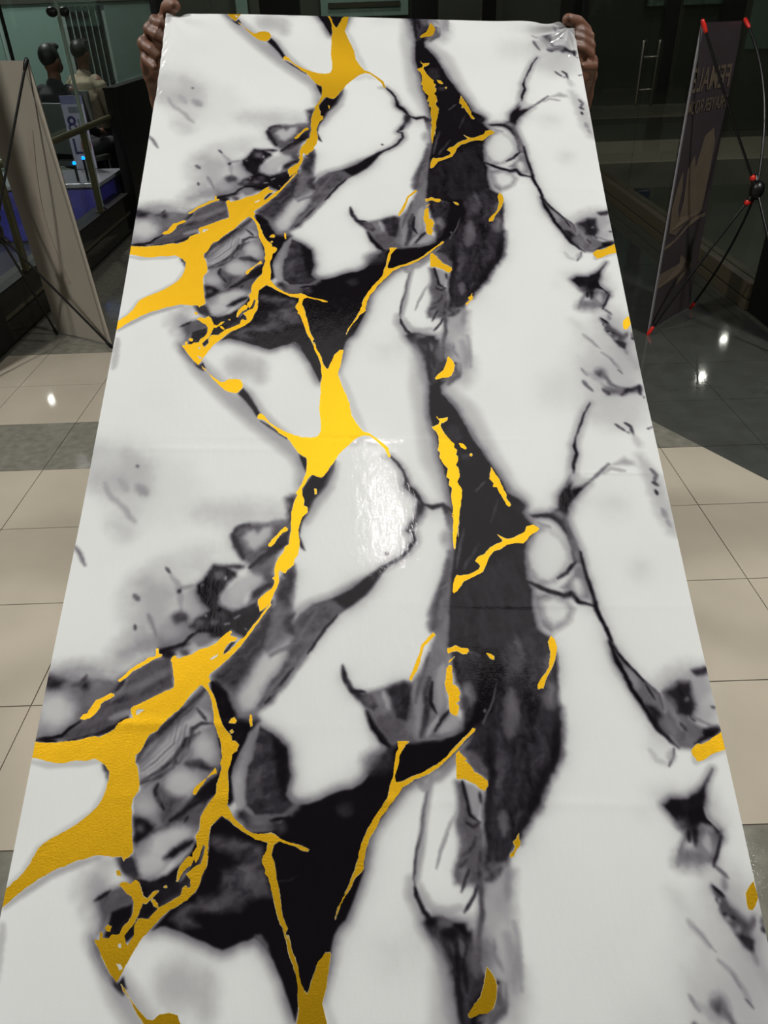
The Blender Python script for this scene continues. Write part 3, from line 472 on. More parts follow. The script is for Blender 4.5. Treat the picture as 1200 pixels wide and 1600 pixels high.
(1, 0.08, 3.05, 1.6, 1, 2.29, 1.0, '510 4471 554 4443 595 4424 585 4434'),
(0, 0.6, 10.82, 10.82, 0.85, 0.0, 1.0, '365 4591 366 4624 359 4651 345 4669 327 4675 306 4669 286 4650 270 4623 260 4590 258 4556 265 4528 279 4508 298 4502 319 4509 339 4528 355 4557'),
(0, 0.78, 6.99, 6.99, 0.7, 0.0, 1.0, '248 4553 243 4569 236 4582 229 4590 222 4591 217 4586 214 4575 214 4560 216 4543 221 4526 228 4513 235 4505 242 4504 247 4509 250 4520 250 4536'),
(0, 0.34, 4.39, 3.9, 1, 0.0, 1.0, '298 4597 345 4568 369 4552 419 4536 434 4601 360 4627 349 4654 338 4680 319 4689 332 4644'),
(1, 0.1, 1.48, 0.69, 1, 0.99, 1.0, '298 4594 322 4583 345 4568'),
(0, 0.07, 1.93, 1.45, 1, 0.0, 1.0, '360 4627 389 4614 427 4600 429 4623 422 4645 398 4672 393 4692 366 4700 341 4698 354 4654'),
(0, 0.2, 3.52, 2.52, 1, 0.0, 1.0, '343 4469 366 4465 403 4465 434 4532 414 4541 380 4522 361 4498'),
(0, 0.72, 6.08, 6.08, 1, 0.0, 1.0, '353 4483 352 4493 345 4500 334 4505 320 4507 305 4505 292 4500 283 4492 279 4483 280 4473 287 4466 298 4461 312 4459 326 4461 339 4466 349 4474'),
(1, 0.6, 3.52, 1.58, 0.8, 2.26, 0.3, '9 4610 67 4564 142 4516 221 4487 292 4468'),
(1, 0.12, 2.32, 0.49, 0.95, 0.7, 0.4, '314 4706 352 4767 407 4828 429 4847'),
(1, 0.55, 4.7, 1.97, 0.8, 2.82, 0.3, '305 4697 328 4741 389 4814'),
(0, 0.07, 0.92, 0.92, 1, 0.0, 1.0, '408 4822 425 4801 434 4826 426 4841'),
(1, 0.55, 4.76, 1.67, 0.5, 2.38, 1.0, '22 4823 12 4668'),
(0, 0.1, 0.98, 1.47, 1, 0.0, 1.0, '413 4531 472 4544 566 4542 602 4491 632 4425 641 4444 638 4482 620 4557 583 4598 553 4602 497 4646 446 4690 419 4711 371 4694 395 4654 427 4628 454 4596'),
(0, 0.065, 2.24, 1.68, 1, 0.0, 1.0, '604 3887 622 3878 654 3902 680 3938 698 3972 721 4013 750 4016 778 4014 794 4036 781 4053 760 4075 746 4113 727 4150 711 4193 708 4224 723 4266 728 4292 708 4312 690 4296 664 4139 619 3971'),
(0, 0.5, 4.6, 3.45, 0.8, 0.0, 1.0, '680 3938 694 3932 720 3996 776 3974 791 4031 722 4018'),
(0, 0.15, 2.59, 4.66, 1, 0.0, 1.0, '731 4327 762 4312 802 4338 888 4339 929 4305 973 4321 976 4395 893 4438 829 4417 774 4397 730 4357'),
(0, 0.52, 10.93, 0.5, 0.75, 0.0, 0.3, '908 4299 935 4317 973 4315 1016 4301 1059 4281 1097 4269 1124 4267 1156 4252 1189 4216 1222 4174 1242 4142 1256 4132 1284 4111 1340 4112 1390 4112 1434 4108 1480 4098 1514 4082 1548 4066 1565 4072 1430 4193 1297 4262 1259 4312 1218 4364 1183 4422 1165 4484 1165 4515 1160 4531 1142 4576 1127 4613 1107 4657 1087 4674 1073 4696 1064 4730 1059 4764 1032 4856 995 4888 966 4888 960 4920 936 4867 914 4818 886 4763 859 4728 838 4711 822 4702 803 4711 778 4715 754 4725 724 4734 698 4727 667 4714 625 4700 598 4687 583 4682 551 4673 520 4669 496 4677 545 4624 612 4577 622 4573 646 4511 653 4444 651 4396 649 4435 649 4405 652 4378 686 4346 718 4364 774 4402 859 4398 890 4374'),
(0, 0.06, 1.49, 0.99, 1, 0.0, 0.5, '908 4299 935 4317 973 4315 1016 4301 1059 4281 1097 4269 1124 4267 1156 4252 1189 4216 1222 4174 1242 4142 1256 4132 1284 4111 1340 4112 1390 4112 1434 4108 1480 4098 1514 4082 1548 4066 1565 4072 1430 4193 1297 4262 1259 4312 1218 4364 1183 4422 1165 4484 1165 4515 1160 4531 1142 4576 1127 4613 1107 4657 1087 4674 1073 4696 1064 4730 1059 4764 1032 4856 995 4888 966 4888 960 4920 936 4867 914 4818 886 4763 859 4728 838 4711 822 4702 803 4711 778 4715 754 4725 724 4734 698 4727 667 4714 625 4700 598 4687 583 4682 551 4673 520 4669 496 4677 545 4624 612 4577 622 4573 646 4511 653 4444 651 4396 649 4435 649 4405 652 4378 686 4346 718 4364 774 4402 859 4398 890 4374'),
(0, 0.25, 3.93, 3.93, 1, 0.0, 1.0, '652 4405 727 4411 830 4442 832 4470 846 4522 858 4541 871 4587 804 4595 771 4627 705 4630 643 4625 608 4638 647 4670 592 4674 548 4647 585 4611 625 4603 633 4584 695 4576 699 4511 734 4493 732 4469 659 4430'),
(0, 0.4, 6.9, 6.9, 1, 0.0, 1.0, '826 4536 824 4547 818 4556 809 4561 797 4563 785 4561 774 4555 767 4546 764 4535 765 4525 771 4516 781 4510 793 4508 805 4510 816 4516 823 4525'),
(0, 0.32, 5.07, 5.07, 1, 0.0, 1.0, '777 4441 774 4446 764 4451 749 4454 731 4455 712 4453 697 4450 686 4445 682 4440 685 4434 695 4430 710 4427 728 4426 747 4427 762 4431 773 4435'),
(1, 0.3, 4.35, 2.37, 0.7, 3.38, 1.0, '728 4608 667 4617'),
(0, 0.08, 5.01, 5.01, 0.8, 0.0, 1.0, '754 4484 752 4491 743 4497 730 4501 714 4502 698 4500 684 4496 674 4490 670 4483 672 4475 681 4469 694 4465 710 4464 727 4466 741 4470 750 4476'),
(0, 0.07, 4.95, 4.95, 0.9, 0.0, 1.0, '695 4530 694 4541 688 4550 679 4555 667 4557 655 4555 644 4549 636 4540 633 4529 634 4518 640 4509 649 4503 661 4501 674 4504 684 4510 692 4519'),
(1, 0.2, 0.74, 0.26, 0.6, 0.37, 1.0, '879 4546 925 4542 950 4528'),
(0, 0.35, 1.87, 1.87, 1, 0.0, 1.0, '822 4698 842 4696 868 4720 875 4746 849 4724'),
(0, 0.6, 1.91, 1.91, 1, 0.0, 1.0, '546 4673 545 4676 542 4678 537 4679 531 4679 526 4679 520 4677 517 4675 515 4673 516 4671 519 4669 524 4667 530 4667 536 4667 541 4669 545 4671'),
(0, 0.25, 7.57, 7.57, 0.6, 0.0, 1.0, '1261 4180 1257 4194 1246 4206 1230 4214 1211 4216 1192 4213 1176 4205 1165 4193 1161 4179 1165 4164 1176 4152 1192 4145 1211 4142 1230 4145 1246 4154 1257 4166'),
(0, 0.17, 5.19, 5.19, 0.8, 0.0, 1.0, '1124 4333 1122 4340 1117 4347 1108 4351 1098 4352 1088 4351 1079 4346 1073 4340 1071 4332 1073 4324 1078 4318 1087 4314 1097 4312 1108 4314 1116 4318 1122 4325'),
(0, 0.7, 1.63, 1.63, 1, 0.0, 0.5, '790 4050 796 4064 787 4086 784 4124 778 4162 760 4188 756 4235 757 4287 757 4323 736 4327 722 4292 709 4240 711 4193 732 4145 762 4097'),
(0, 0.55, 8.63, 0.54, 0.7, 0.0, 0.4, '795 4050 828 4070 863 4098 890 4126 900 4159 899 4185 914 4217 905 4248 898 4279 908 4299 930 4315 889 4349 802 4348 770 4318 757 4287 756 4235 760 4188 778 4162 784 4124 787 4086'),
(0, 0.19, 1.62, 2.16, 1, 0.0, 1.0, '795 4050 828 4070 863 4098 890 4126 900 4159 899 4185 914 4217 905 4248 898 4279 908 4299 930 4315 889 4349 802 4348 770 4318 757 4287 756 4235 760 4188 778 4162 784 4124 787 4086'),
(0, 0.08, 3.23, 4.31, 1, 0.0, 1.0, '834 4081 890 4126 900 4159 914 4217 898 4279 908 4299 886 4299 867 4247 856 4169'),
(0, 0.24, 5.41, 5.41, 0.6, 0.0, 1.0, '809 4205 810 4239 808 4267 804 4286 798 4293 792 4286 785 4267 779 4238 776 4204 774 4170 776 4140 780 4120 786 4114 793 4121 799 4141 805 4170'),
(0, 0.45, 4.64, 4.64, 1, 0.0, 1.0, '852 4371 850 4377 844 4382 833 4386 821 4387 809 4385 798 4382 791 4376 788 4370 790 4364 797 4359 807 4356 819 4355 831 4356 842 4360 849 4365'),
(0, 0.22, 4.11, 4.11, 1, 0.0, 1.0, '907 4384 905 4392 899 4398 891 4402 881 4404 871 4402 862 4398 856 4391 853 4384 855 4376 860 4370 868 4366 879 4364 889 4366 898 4370 904 4377'),
(1, 0.06, 1.55, 0.72, 1, 1.03, 1.0, '852 4364 889 4357 927 4360'),
(0, 0.45, 4.12, 3.54, 1, 0.0, 1.0, '1108 3916 1155 3940 1236 3924 1299 3902 1340 3903 1370 3856 1428 3729 1400 3697 1408 3646 1435 3569 1463 3490 1493 3387 1522 3381 1522 3423 1492 3557 1482 3686 1472 3810 1457 3928 1465 4008 1510 4060 1503 4082 1434 4108 1345 4112 1284 4111 1256 4132 1228 4104 1195 4060 1172 4015 1144 3980'),
(0, 0.27, 3.79, 3.79, 1, 0.0, 1.0, '1420 3647 1454 3543 1491 3422 1506 3443 1491 3557 1454 3686 1411 3710 1403 3685'),
(1, 0.45, 3.12, 1.09, 0.7, 1.56, 1.0, '1465 3583 1442 3685'),
(1, 0.5, 1.28, 0.45, 0.7, 0.64, 1.0, '1461 3543 1486 3524'),
(0, 0.17, 3.43, 3.43, 1, 0.0, 1.0, '1247 3930 1311 3902 1339 3920 1332 3983 1314 4040 1280 4028 1264 3982'),
(0, 0.17, 2.29, 2.29, 1, 0.0, 1.0, '1120 3928 1155 3946 1189 3947 1212 3987 1195 4004 1155 3986 1132 3963'),
(0, 0.35, 4.59, 4.59, 1, 0.0, 1.0, '1201 3964 1199 3973 1194 3980 1187 3985 1178 3986 1169 3985 1162 3980 1157 3972 1155 3963 1157 3954 1162 3947 1169 3942 1178 3941 1187 3942 1194 3948 1199 3955'),
(1, 0.15, 2.33, 1.22, 1, 1.75, 1.0, '1084 3839 1096 3887 1120 3928 1155 3957'),
(1, 0.1, 1.73, 0.81, 1, 1.16, 1.0, '1120 3934 1166 3937'),
(1, 0.06, 2.78, 1.75, 1, 2.5, 1.0, '1172 4009 1195 4060 1228 4104 1256 4135'),
(0, 0.3, 5.58, 5.58, 0.8, 0.0, 1.0, '1201 4021 1252 4010 1308 4056 1334 4106 1262 4116 1217 4066'),
(1, 0.2, 4.87, 0.95, 0.8, 1.35, 1.0, '1256 4132 1228 4169 1189 4216'),
(1, 0.68, 2.86, 1.2, 1, 1.72, 1.0, '1235 3942 1255 3994'),
(1, 0.6, 4.52, 2.37, 1, 3.39, 1.0, '1357 3915 1360 4012 1357 4096'),
(1, 0.22, 3.4, 1.39, 1, 1.99, 1.0, '1398 3892 1389 3996 1363 4096'),
(0, 0.6, 5.75, 5.75, 1, 0.0, 1.0, '1456 3945 1453 3974 1446 3998 1437 4014 1427 4019 1418 4013 1410 3997 1406 3973 1405 3945 1408 3916 1415 3891 1424 3875 1434 3869 1444 3875 1451 3892 1456 3917'),
(1, 0.6, 4.1, 2.46, 1, 3.51, 1.0, '1452 3845 1444 3905'),
(1, 0.1, 1.71, 0.8, 1, 1.14, 1.0, '1409 3904 1401 3979 1419 4016'),
(1, 0.1, 1.68, 0.78, 1, 1.12, 1.0, '1467 4008 1438 4036 1413 4080'),
(1, 0.68, 2.22, 0.97, 1, 1.39, 1.0, '1427 4030 1397 4074 1385 4096'),
(0, 0.66, 2.23, 2.78, 1, 0.0, 1.0, '1416 4086 1437 4053 1473 4017 1500 4037 1509 4062 1480 4084 1435 4094'),
(1, 0.35, 2.33, 0.82, 0.8, 1.17, 1.0, '1402 3796 1369 3903 1349 3978'),
(0, 0.5, 9.87, 0.7, 0.7, 0.0, 0.3, '1346 2287 1417 2400 1442 2500 1446 2597 1445 2717 1454 2776 1472 2834 1477 2947 1503 3050 1513 3119 1519 3186 1517 3296 1518 3388 1500 3490 1487 3622 1479 3724 1473 3779 1549 3793 1641 3825 1793 3816 1805 3755 1806 3692 1801 3628 1803 3550 1783 3510 1788 3428 1805 3352 1848 3303 1827 3259 1799 3214 1815 3185 1792 3155 1749 3124 1733 3070 1699 2999 1665 2919 1628 2862 1593 2762 1555 2685 1502 2615 1500 2572 1563 2529 1574 2466 1521 2346 1516 2290'),
(0, 0.07, 2.11, 2.11, 1, 0.0, 0.6, '1346 2287 1417 2400 1442 2500 1446 2597 1445 2717 1454 2776 1472 2834 1477 2947 1503 3050 1513 3119 1519 3186 1517 3296 1518 3388 1500 3490 1487 3622 1479 3724 1473 3779 1549 3793 1641 3825 1793 3816 1805 3755 1806 3692 1801 3628 1803 3550 1783 3510 1788 3428 1805 3352 1848 3303 1827 3259 1799 3214 1815 3185 1792 3155 1749 3124 1733 3070 1699 2999 1665 2919 1628 2862 1593 2762 1555 2685 1502 2615 1500 2572 1534 2537 1544 2484 1511 2401 1501 2290'),
(1, 0.5, 2.28, 0.66, 0.7, 0.95, 1.0, '1509 2616 1556 2677 1605 2787 1654 2887 1682 2967'),
(0, 0.2, 6.5, 6.5, 1, 0.0, 1.0, '1487 2455 1484 2483 1477 2506 1467 2521 1456 2527 1445 2521 1436 2505 1431 2482 1430 2454 1433 2427 1440 2403 1450 2387 1461 2382 1472 2388 1481 2404 1486 2428'),
(0, 0.14, 6.02, 6.02, 1, 0.0, 1.0, '1582 2837 1578 2855 1570 2871 1558 2881 1545 2885 1532 2881 1521 2870 1515 2854 1513 2835 1517 2816 1525 2800 1536 2790 1550 2786 1563 2790 1573 2801 1580 2818'),
(1, 0.4, 1.07, 0.3, 0.6, 0.43, 1.0, '1618 3113 1661 3068'),
(1, 0.25, 1.38, 0.48, 0.6, 0.69, 1.0, '1707 3153 1672 3263'),
(0, 0.3, 2.94, 2.94, 0.6, 0.0, 1.0, '1609 2942 1607 2947 1601 2951 1592 2954 1582 2954 1571 2953 1563 2950 1557 2946 1555 2941 1558 2936 1564 2932 1573 2930 1583 2929 1593 2930 1602 2933 1607 2937'),
(1, 0.33, 1.99, 0.58, 0.7, 0.83, 1.0, '1562 3290 1529 3409 1521 3457'),
(1, 0.25, 1.98, 0.58, 0.7, 0.82, 1.0, '1615 3355 1552 3458'),
(0, 0.15, 4.17, 4.17, 0.7, 0.0, 1.0, '1820 3193 1818 3204 1813 3213 1806 3220 1798 3222 1791 3219 1785 3213 1782 3203 1782 3192 1784 3181 1789 3171 1796 3165 1804 3162 1811 3165 1817 3172 1820 3181'),
(0, 0.115, 5.66, 5.03, 1, 0.0, 1.0, '1547 3532 1646 3446 1797 3366 1786 3442 1801 3628 1807 3742 1649 3795 1481 3773 1490 3596'),
(0, 0.18, 2.59, 3.24, 1, 0.0, 1.0, '1479 3779 1566 3799 1641 3825 1711 3753 1793 3705 1854 3739 1872 3825 1862 3903 1857 4013 1840 4132 1810 4216 1732 4318 1680 4419 1629 4507 1574 4545 1622 4504 1555 4503 1553 4456 1564 4383 1584 4289 1585 4248 1559 4227 1519 4174 1499 4152 1554 4071 1514 4082 1511 4043 1521 3958 1492 3870'),
(0, 0.06, 3.99, 3.42, 1, 0.0, 1.0, '1584 3794 1650 3783 1677 3873 1642 3943 1615 4005 1572 4055 1513 4098 1479 4108 1539 4043 1573 3959'),
(0, 0.16, 4.69, 3.51, 1, 0.0, 1.0, '1484 3804 1566 3805 1586 3848 1573 3959 1548 3906 1502 3906'),
(1, 0.5, 0.85, 0.24, 0.8, 0.34, 1.0, '1642 3914 1623 3977 1583 4055'),
(0, 0.55, 6.88, 6.88, 1, 0.0, 1.0, '1557 3953 1555 3966 1551 3977 1545 3985 1540 3987 1534 3984 1530 3977 1527 3966 1527 3953 1529 3939 1533 3928 1538 3921 1544 3918 1550 3921 1554 3928 1556 3940'),
(0, 0.2, 4.55, 4.55, 1, 0.0, 1.0, '1537 3981 1535 3990 1531 3997 1525 4002 1519 4004 1512 4002 1507 3997 1504 3989 1503 3981 1505 3972 1509 3965 1515 3960 1521 3958 1528 3960 1533 3965 1536 3973'),
(0, 0.7, 1.13, 1.13, 1, 0.0, 1.0, '1595 4011 1595 4012 1594 4014 1593 4015 1591 4015 1590 4015 1589 4014 1588 4012 1588 4011 1589 4009 1590 4007 1591 4006 1592 4006 1593 4006 1594 4007 1595 4009'),
(1, 0.4, 6.74, 2.36, 0.9, 3.37, 1.0, '1693 3950 1671 4101'),
(1, 0.28, 8.32, 3.33, 0.8, 4.76, 1.0, '1717 3753 1712 3874'),
(1, 0.44, 4.57, 1.6, 0.9, 2.29, 1.0, '1627 4350 1625 4413'),
(1, 0.3, 6.36, 2.23, 0.7, 3.18, 1.0, '1636 4154 1618 4310'),
(1, 0.11, 4.21, 2.03, 1, 2.9, 1.0, '1595 4110 1599 4207 1590 4289 1565 4408'),
(1, 0.09, 6.39, 2.88, 1, 4.11, 1.0, '1854 4002 1835 4142 1802 4216 1732 4318 1672 4429'),
(1, 0.12, 2.84, 0.99, 1, 1.42, 1.0, '1770 4002 1758 4056 1748 3958'),
(1, 0.1, 1.71, 0.6, 0.8, 0.86, 1.0, '1740 3933 1740 3991'),
(1, 0.1, 1.69, 0.59, 0.8, 0.84, 1.0, '1778 3957 1777 4019 1755 4069'),
(1, 0.13, 3.22, 1.13, 0.8, 1.61, 1.0, '1736 4091 1713 4155 1678 4229 1663 4280'),
(1, 0.12, 4.16, 1.46, 0.7, 2.08, 1.0, '1708 4260 1679 4341'),
(0, 0.45, 6.69, 6.69, 1, 0.0, 1.0, '1847 3958 1844 3975 1839 3989 1833 3999 1826 4002 1819 3999 1814 3989 1811 3975 1811 3958 1814 3941 1819 3927 1825 3917 1832 3914 1839 3917 1844 3927 1847 3942'),
(1, 0.4, 3.89, 2.04, 0.6, 2.92, 1.0, '1857 3802 1837 3847 1827 3881'),
(0, 0.38, 3.23, 3.23, 1, 0.0, 1.0, '1500 4136 1543 4142 1583 4206 1586 4238 1538 4216 1508 4173'),
(0, 0.62, 2.07, 2.59, 1, 0.0, 1.0, '1504 4252 1536 4257 1566 4278 1554 4359 1544 4373 1518 4358 1508 4308'),
(0, 0.36, 4.01, 3.51, 1, 0.0, 1.0, '1479 4246 1498 4247 1511 4308 1521 4353 1549 4378 1560 4408 1547 4503 1543 4526 1530 4572 1505 4562 1454 4557 1456 4520 1474 4478 1474 4478 1480 4431 1470 4372 1479 4308'),
(1, 0.09, 1.55, 0.91, 1, 1.29, 1.0, '1498 4247 1508 4303 1519 4353 1549 4378'),
(1, 0.2, 1.52, 0.71, 1, 1.02, 1.0, '1506 4378 1527 4393 1549 4378'),
(1, 0.2, 2.08, 0.73, 1, 1.04, 1.0, '1555 4288 1561 4319'),
(0, 0.5, 4.38, 4.38, 1, 0.0, 1.0, '1502 4535 1500 4544 1496 4551 1491 4556 1485 4558 1479 4556 1474 4551 1472 4543 1471 4534 1473 4526 1476 4518 1482 4513 1488 4511 1493 4513 1498 4518 1501 4526'),
(1, 0.22, 1.45, 0.51, 1, 0.73, 1.0, '1505 4516 1488 4548 1476 4580'),
(1, 0.2, 1.49, 0.52, 0.8, 0.75, 1.0, '1485 4479 1506 4465 1523 4446 1530 4422'),
(1, 0.2, 1.47, 0.52, 0.8, 0.74, 1.0, '1477 4511 1499 4488'),
(1, 0.12, 1.5, 0.61, 1, 0.88, 1.0, '1381 4276 1368 4331 1355 4405 1337 4458 1332 4500 1324 4542 1329 4565'),
(1, 0.55, 4.54, 0.71, 0.8, 1.01, 0.4, '1390 4255 1367 4356 1344 4491 1332 4547'),
(1, 0.62, 6.7, 1.34, 0.7, 1.91, 0.4, '1312 4546 1315 4592 1353 4664'),
(1, 0.08, 1.9, 1.0, 1, 1.43, 1.0, '1326 4567 1338 4601 1352 4633 1369 4655 1399 4655'),
(1, 0.68, 4.29, 1.17, 0.8, 1.67, 1.0, '1342 4560 1361 4606 1390 4629 1430 4634 1471 4625'),
(1, 0.58, 1.49, 0.52, 1, 0.75, 1.0, '1441 4411 1418 4459 1398 4513'),
(1, 0.62, 2.02, 0.53, 0.8, 0.76, 1.0, '1477 4338 1436 4411 1412 4468'),
(1, 0.55, 3.16, 1.66, 0.8, 2.37, 1.0, '1378 4276 1357 4250'),
(1, 0.5, 4.8, 0.93, 0.7, 1.33, 0.4, '1480 4184 1429 4230 1396 4245'),
(1, 0.6, 2.11, 1.11, 1, 1.58, 1.0, '1396 4235 1378 4271'),
(1, 0.1, 1.43, 0.67, 1, 0.96, 1.0, '1528 4563 1516 4594 1480 4639'),
(0, 0.62, 6.5, 6.5, 0.9, 0.0, 1.0, '1550 4503 1591 4503 1656 4523 1643 4609 1643 4667 1638 4844 1592 4852 1579 4835 1557 4802 1535 4781 1524 4726 1540 4639'),
(1, 0.5, 3.65, 0.48, 0.6, 0.68, 1.0, '1638 4667 1642 4727 1638 4848'),
(0, 0.74, 8.29, 8.29, 0.8, 0.0, 1.0, '1623 4718 1620 4733 1615 4745 1608 4754 1600 4757 1593 4754 1587 4745 1584 4733 1584 4718 1586 4703 1592 4691 1599 4682 1607 4679 1614 4682 1620 4691 1623 4704'),
(1, 0.5, 2.28, 0.64, 0.7, 0.91, 1.0, '1569 4718 1564 4752 1587 4798'),
(0, 0.55, 6.65, 6.65, 0.6, 0.0, 1.0, '1617 4613 1615 4624 1608 4632 1600 4638 1590 4640 1581 4638 1573 4632 1568 4623 1567 4613 1570 4603 1576 4594 1585 4588 1595 4586 1604 4588 1612 4594 1616 4603'),
(1, 0.5, 4.83, 1.35, 0.6, 1.93, 1.0, '1632 4504 1618 4604'),
(1, 0.1, 2.34, 0.82, 1, 1.17, 1.0, '1542 4470 1535 4531 1538 4594 1538 4639 1525 4705 1516 4768 1523 4802 1531 4835'),
(1, 0.45, 4.76, 1.66, 0.6, 2.38, 1.0, '1540 4503 1540 4604 1524 4726'),
(1, 0.25, 3.4, 1.36, 0.8, 1.94, 1.0, '1605 4517 1567 4545 1547 4549'),
(0, 0.22, 4.42, 3.93, 0.8, 0.0, 1.0, '1543 4456 1584 4466 1618 4494 1590 4517 1552 4540 1533 4526'),
(0, 0.6, 6.3, 3.6, 0.8, 0.0, 1.0, '1367 4690 1406 4725 1417 4789 1439 4830 1446 4931 1415 4931 1390 4746'),
(0, 0.24, 3.19, 2.73, 1, 0.0, 1.0, '1354 4655 1399 4651 1424 4656 1447 4687 1471 4700 1485 4726 1512 4752 1519 4789 1531 4835 1484 4887 1472 4931 1448 4931 1448 4851 1447 4789 1425 4734 1387 4699 1363 4681'),
(0, 0.08, 2.35, 2.35, 1, 0.0, 1.0, '1396 4664 1394 4670 1389 4674 1382 4677 1373 4678 1364 4677 1357 4674 1352 4669 1351 4664 1353 4658 1358 4654 1365 4651 1374 4650 1383 4651 1390 4654 1395 4659'),
(0, 0.09, 3.25, 3.25, 1, 0.0, 1.0, '1466 4700 1464 4706 1457 4712 1447 4715 1436 4717 1424 4715 1415 4711 1409 4706 1407 4699 1409 4693 1416 4687 1426 4683 1438 4682 1449 4684 1458 4687 1464 4693'),
(0, 0.35, 2.81, 2.81, 1, 0.0, 1.0, '1443 4669 1441 4674 1437 4678 1430 4680 1423 4681 1415 4680 1409 4677 1405 4673 1403 4669 1405 4664 1410 4660 1416 4657 1424 4657 1431 4658 1438 4660 1442 4664'),
(1, 0.1, 2.68, 1.41, 1, 2.01, 1.0, '1453 4725 1451 4789 1453 4851 1458 4931'),
(1, 0.1, 1.81, 0.95, 1, 1.36, 1.0, '1490 4721 1472 4768 1477 4851'),
(1, 0.38, 2.29, 1.12, 0.8, 1.6, 1.0, '1465 4721 1468 4760'),
(1, 0.4, 2.72, 1.27, 0.8, 1.81, 1.0, '1503 4751 1504 4810'),
(0, 0.2, 2.25, 2.25, 1, 0.0, 1.0, '1447 4801 1446 4803 1444 4804 1440 4805 1436 4805 1432 4805 1428 4804 1426 4803 1425 4801 1426 4800 1429 4798 1432 4797 1436 4797 1440 4797 1444 4798 1446 4800'),
(1, 0.75, 3.74, 1.31, 0.8, 1.87, 1.0, '1503 4665 1497 4683'),
(0, 0.45, 3.51, 2.63, 1, 0.0, 1.0, '1568 4823 1594 4831 1594 4884 1568 4912 1533 4931 1500 4927 1550 4896 1566 4852'),
(1, 0.65, 1.76, 0.46, 0.7, 0.66, 1.0, '1586 4835 1580 4884 1548 4920'),
(0, 0.1, 1.34, 1.34, 1, 0.0, 1.0, '1575 4829 1574 4831 1573 4832 1571 4833 1569 4833 1568 4833 1566 4832 1565 4831 1565 4829 1565 4827 1567 4826 1568 4825 1570 4825 1572 4825 1573 4826 1574 4828'),
(0, 0.42, 7.44, 7.44, 0.8, 0.0, 1.0, '1564 2375 1560 2396 1551 2413 1539 2425 1525 2429 1511 2425 1500 2412 1493 2394 1491 2373 1494 2352 1503 2334 1515 2322 1530 2318 1544 2323 1555 2335 1562 2353'),
(1, 0.55, 5.76, 2.3, 0.8, 3.29, 1.0, '1610 2329 1628 2403 1617 2467'),
(1, 0.35, 4.02, 1.12, 0.8, 1.61, 1.0, '1566 2475 1578 2520 1533 2563'),
(1, 0.6, 6.93, 2.42, 0.8, 3.46, 0.5, '1271 2935 1295 2964 1324 3007 1330 3046 1339 3085 1374 3124 1399 3162 1385 3221 1351 3271 1337 3292 1357 3300 1362 3335 1329 3384 1290 3418 1240 3451'),
(1, 0.12, 1.45, 0.76, 1, 1.09, 1.0, '1271 2935 1295 2964 1324 3007 1333 3046'),
(1, 0.08, 2.13, 1.49, 1, 2.13, 1.0, '1331 3023 1339 3085 1374 3124 1399 3165'),
(1, 0.1, 2.75, 2.17, 1, 3.09, 1.0, '1399 3165 1385 3221 1351 3271 1334 3285'),
(1, 0.09, 2.78, 1.22, 1, 1.74, 1.0, '1399 3169 1438 3185 1484 3175 1518 3209'),
(1, 0.15, 3.45, 1.21, 1, 1.72, 1.0, '1487 3178 1504 3223 1506 3260'),
(1, 0.1, 2.0, 0.7, 1, 1.0, 1.0, '1334 3292 1360 3300 1363 3332 1332 3384 1290 3418 1240 3451'),
(1, 0.65, 4.82, 1.21, 0.7, 1.72, 0.4, '1405 3199 1383 3257'),
(0, 0.7, 2.94, 2.94, 0.7, 0.0, 1.0, '1265 2943 1263 2948 1259 2952 1252 2955 1244 2955 1236 2954 1230 2951 1226 2947 1224 2942 1226 2938 1230 2934 1237 2931 1244 2930 1252 2931 1259 2934 1263 2938'),
(0, 0.3, 1.33, 1.33, 1, 0.0, 1.0, '1256 3390 1256 3392 1254 3393 1252 3395 1250 3395 1247 3394 1245 3393 1244 3391 1244 3389 1244 3387 1245 3385 1248 3384 1250 3384 1252 3384 1254 3386 1256 3387'),
(0, 0.15, 3.48, 3.48, 1, 0.0, 1.0, '1401 3184 1400 3195 1396 3205 1391 3211 1385 3213 1379 3211 1374 3204 1371 3195 1370 3183 1372 3172 1375 3162 1381 3156 1387 3154 1393 3156 1397 3163 1401 3173'),
(0, 0.65, 5.38, 5.38, 1, 0.0, 1.0, '1502 3331 1500 3345 1495 3356 1489 3364 1481 3366 1474 3363 1468 3356 1465 3344 1464 3330 1466 3317 1471 3305 1477 3298 1485 3295 1492 3298 1498 3306 1501 3318'),
(1, 0.5, 4.11, 1.44, 0.7, 2.05, 1.0, '1501 3223 1508 3281'),
(1, 0.6, 6.99, 1.78, 0.7, 2.54, 0.4, '1190 3484 1116 3530 1030 3574 969 3593 909 3624 873 3636'),
(0, 0.08, 1.9, 1.9, 1, 0.0, 0.5, '1272 3424 1221 3451 1177 3484 1116 3536 1030 3581 969 3599 917 3650 900 3688 938 3726 1020 3671 1062 3640 1116 3605 1171 3564 1227 3485'),
(0, 0.4, 3.69, 3.69, 1, 0.0, 1.0, '817 3609 819 3544 829 3497 846 3471 888 3430 889 3512 884 3610 893 3675 916 3643 969 3599 1030 3581 1086 3614 1050 3652 942 3818 833 3969 789 3997 756 4013 721 4013 680 3938 609 3866 646 3825 711 3740 776 3647'),
(0, 0.2, 5.15, 5.15, 1, 0.0, 1.0, '846 3464 888 3437 888 3545 884 3610 834 3583 832 3504'),
(0, 0.2, 4.88, 6.1, 1, 0.0, 1.0, '804 3602 823 3609 821 3673 791 3779 749 3857 697 3926 610 3872 674 3801 733 3722 782 3641'),
(0, 0.78, 8.94, 8.94, 1, 0.0, 1.0, '879 3737 909 3738 871 3811 828 3894 764 3974 709 3938 749 3857 792 3785 816 3798'),
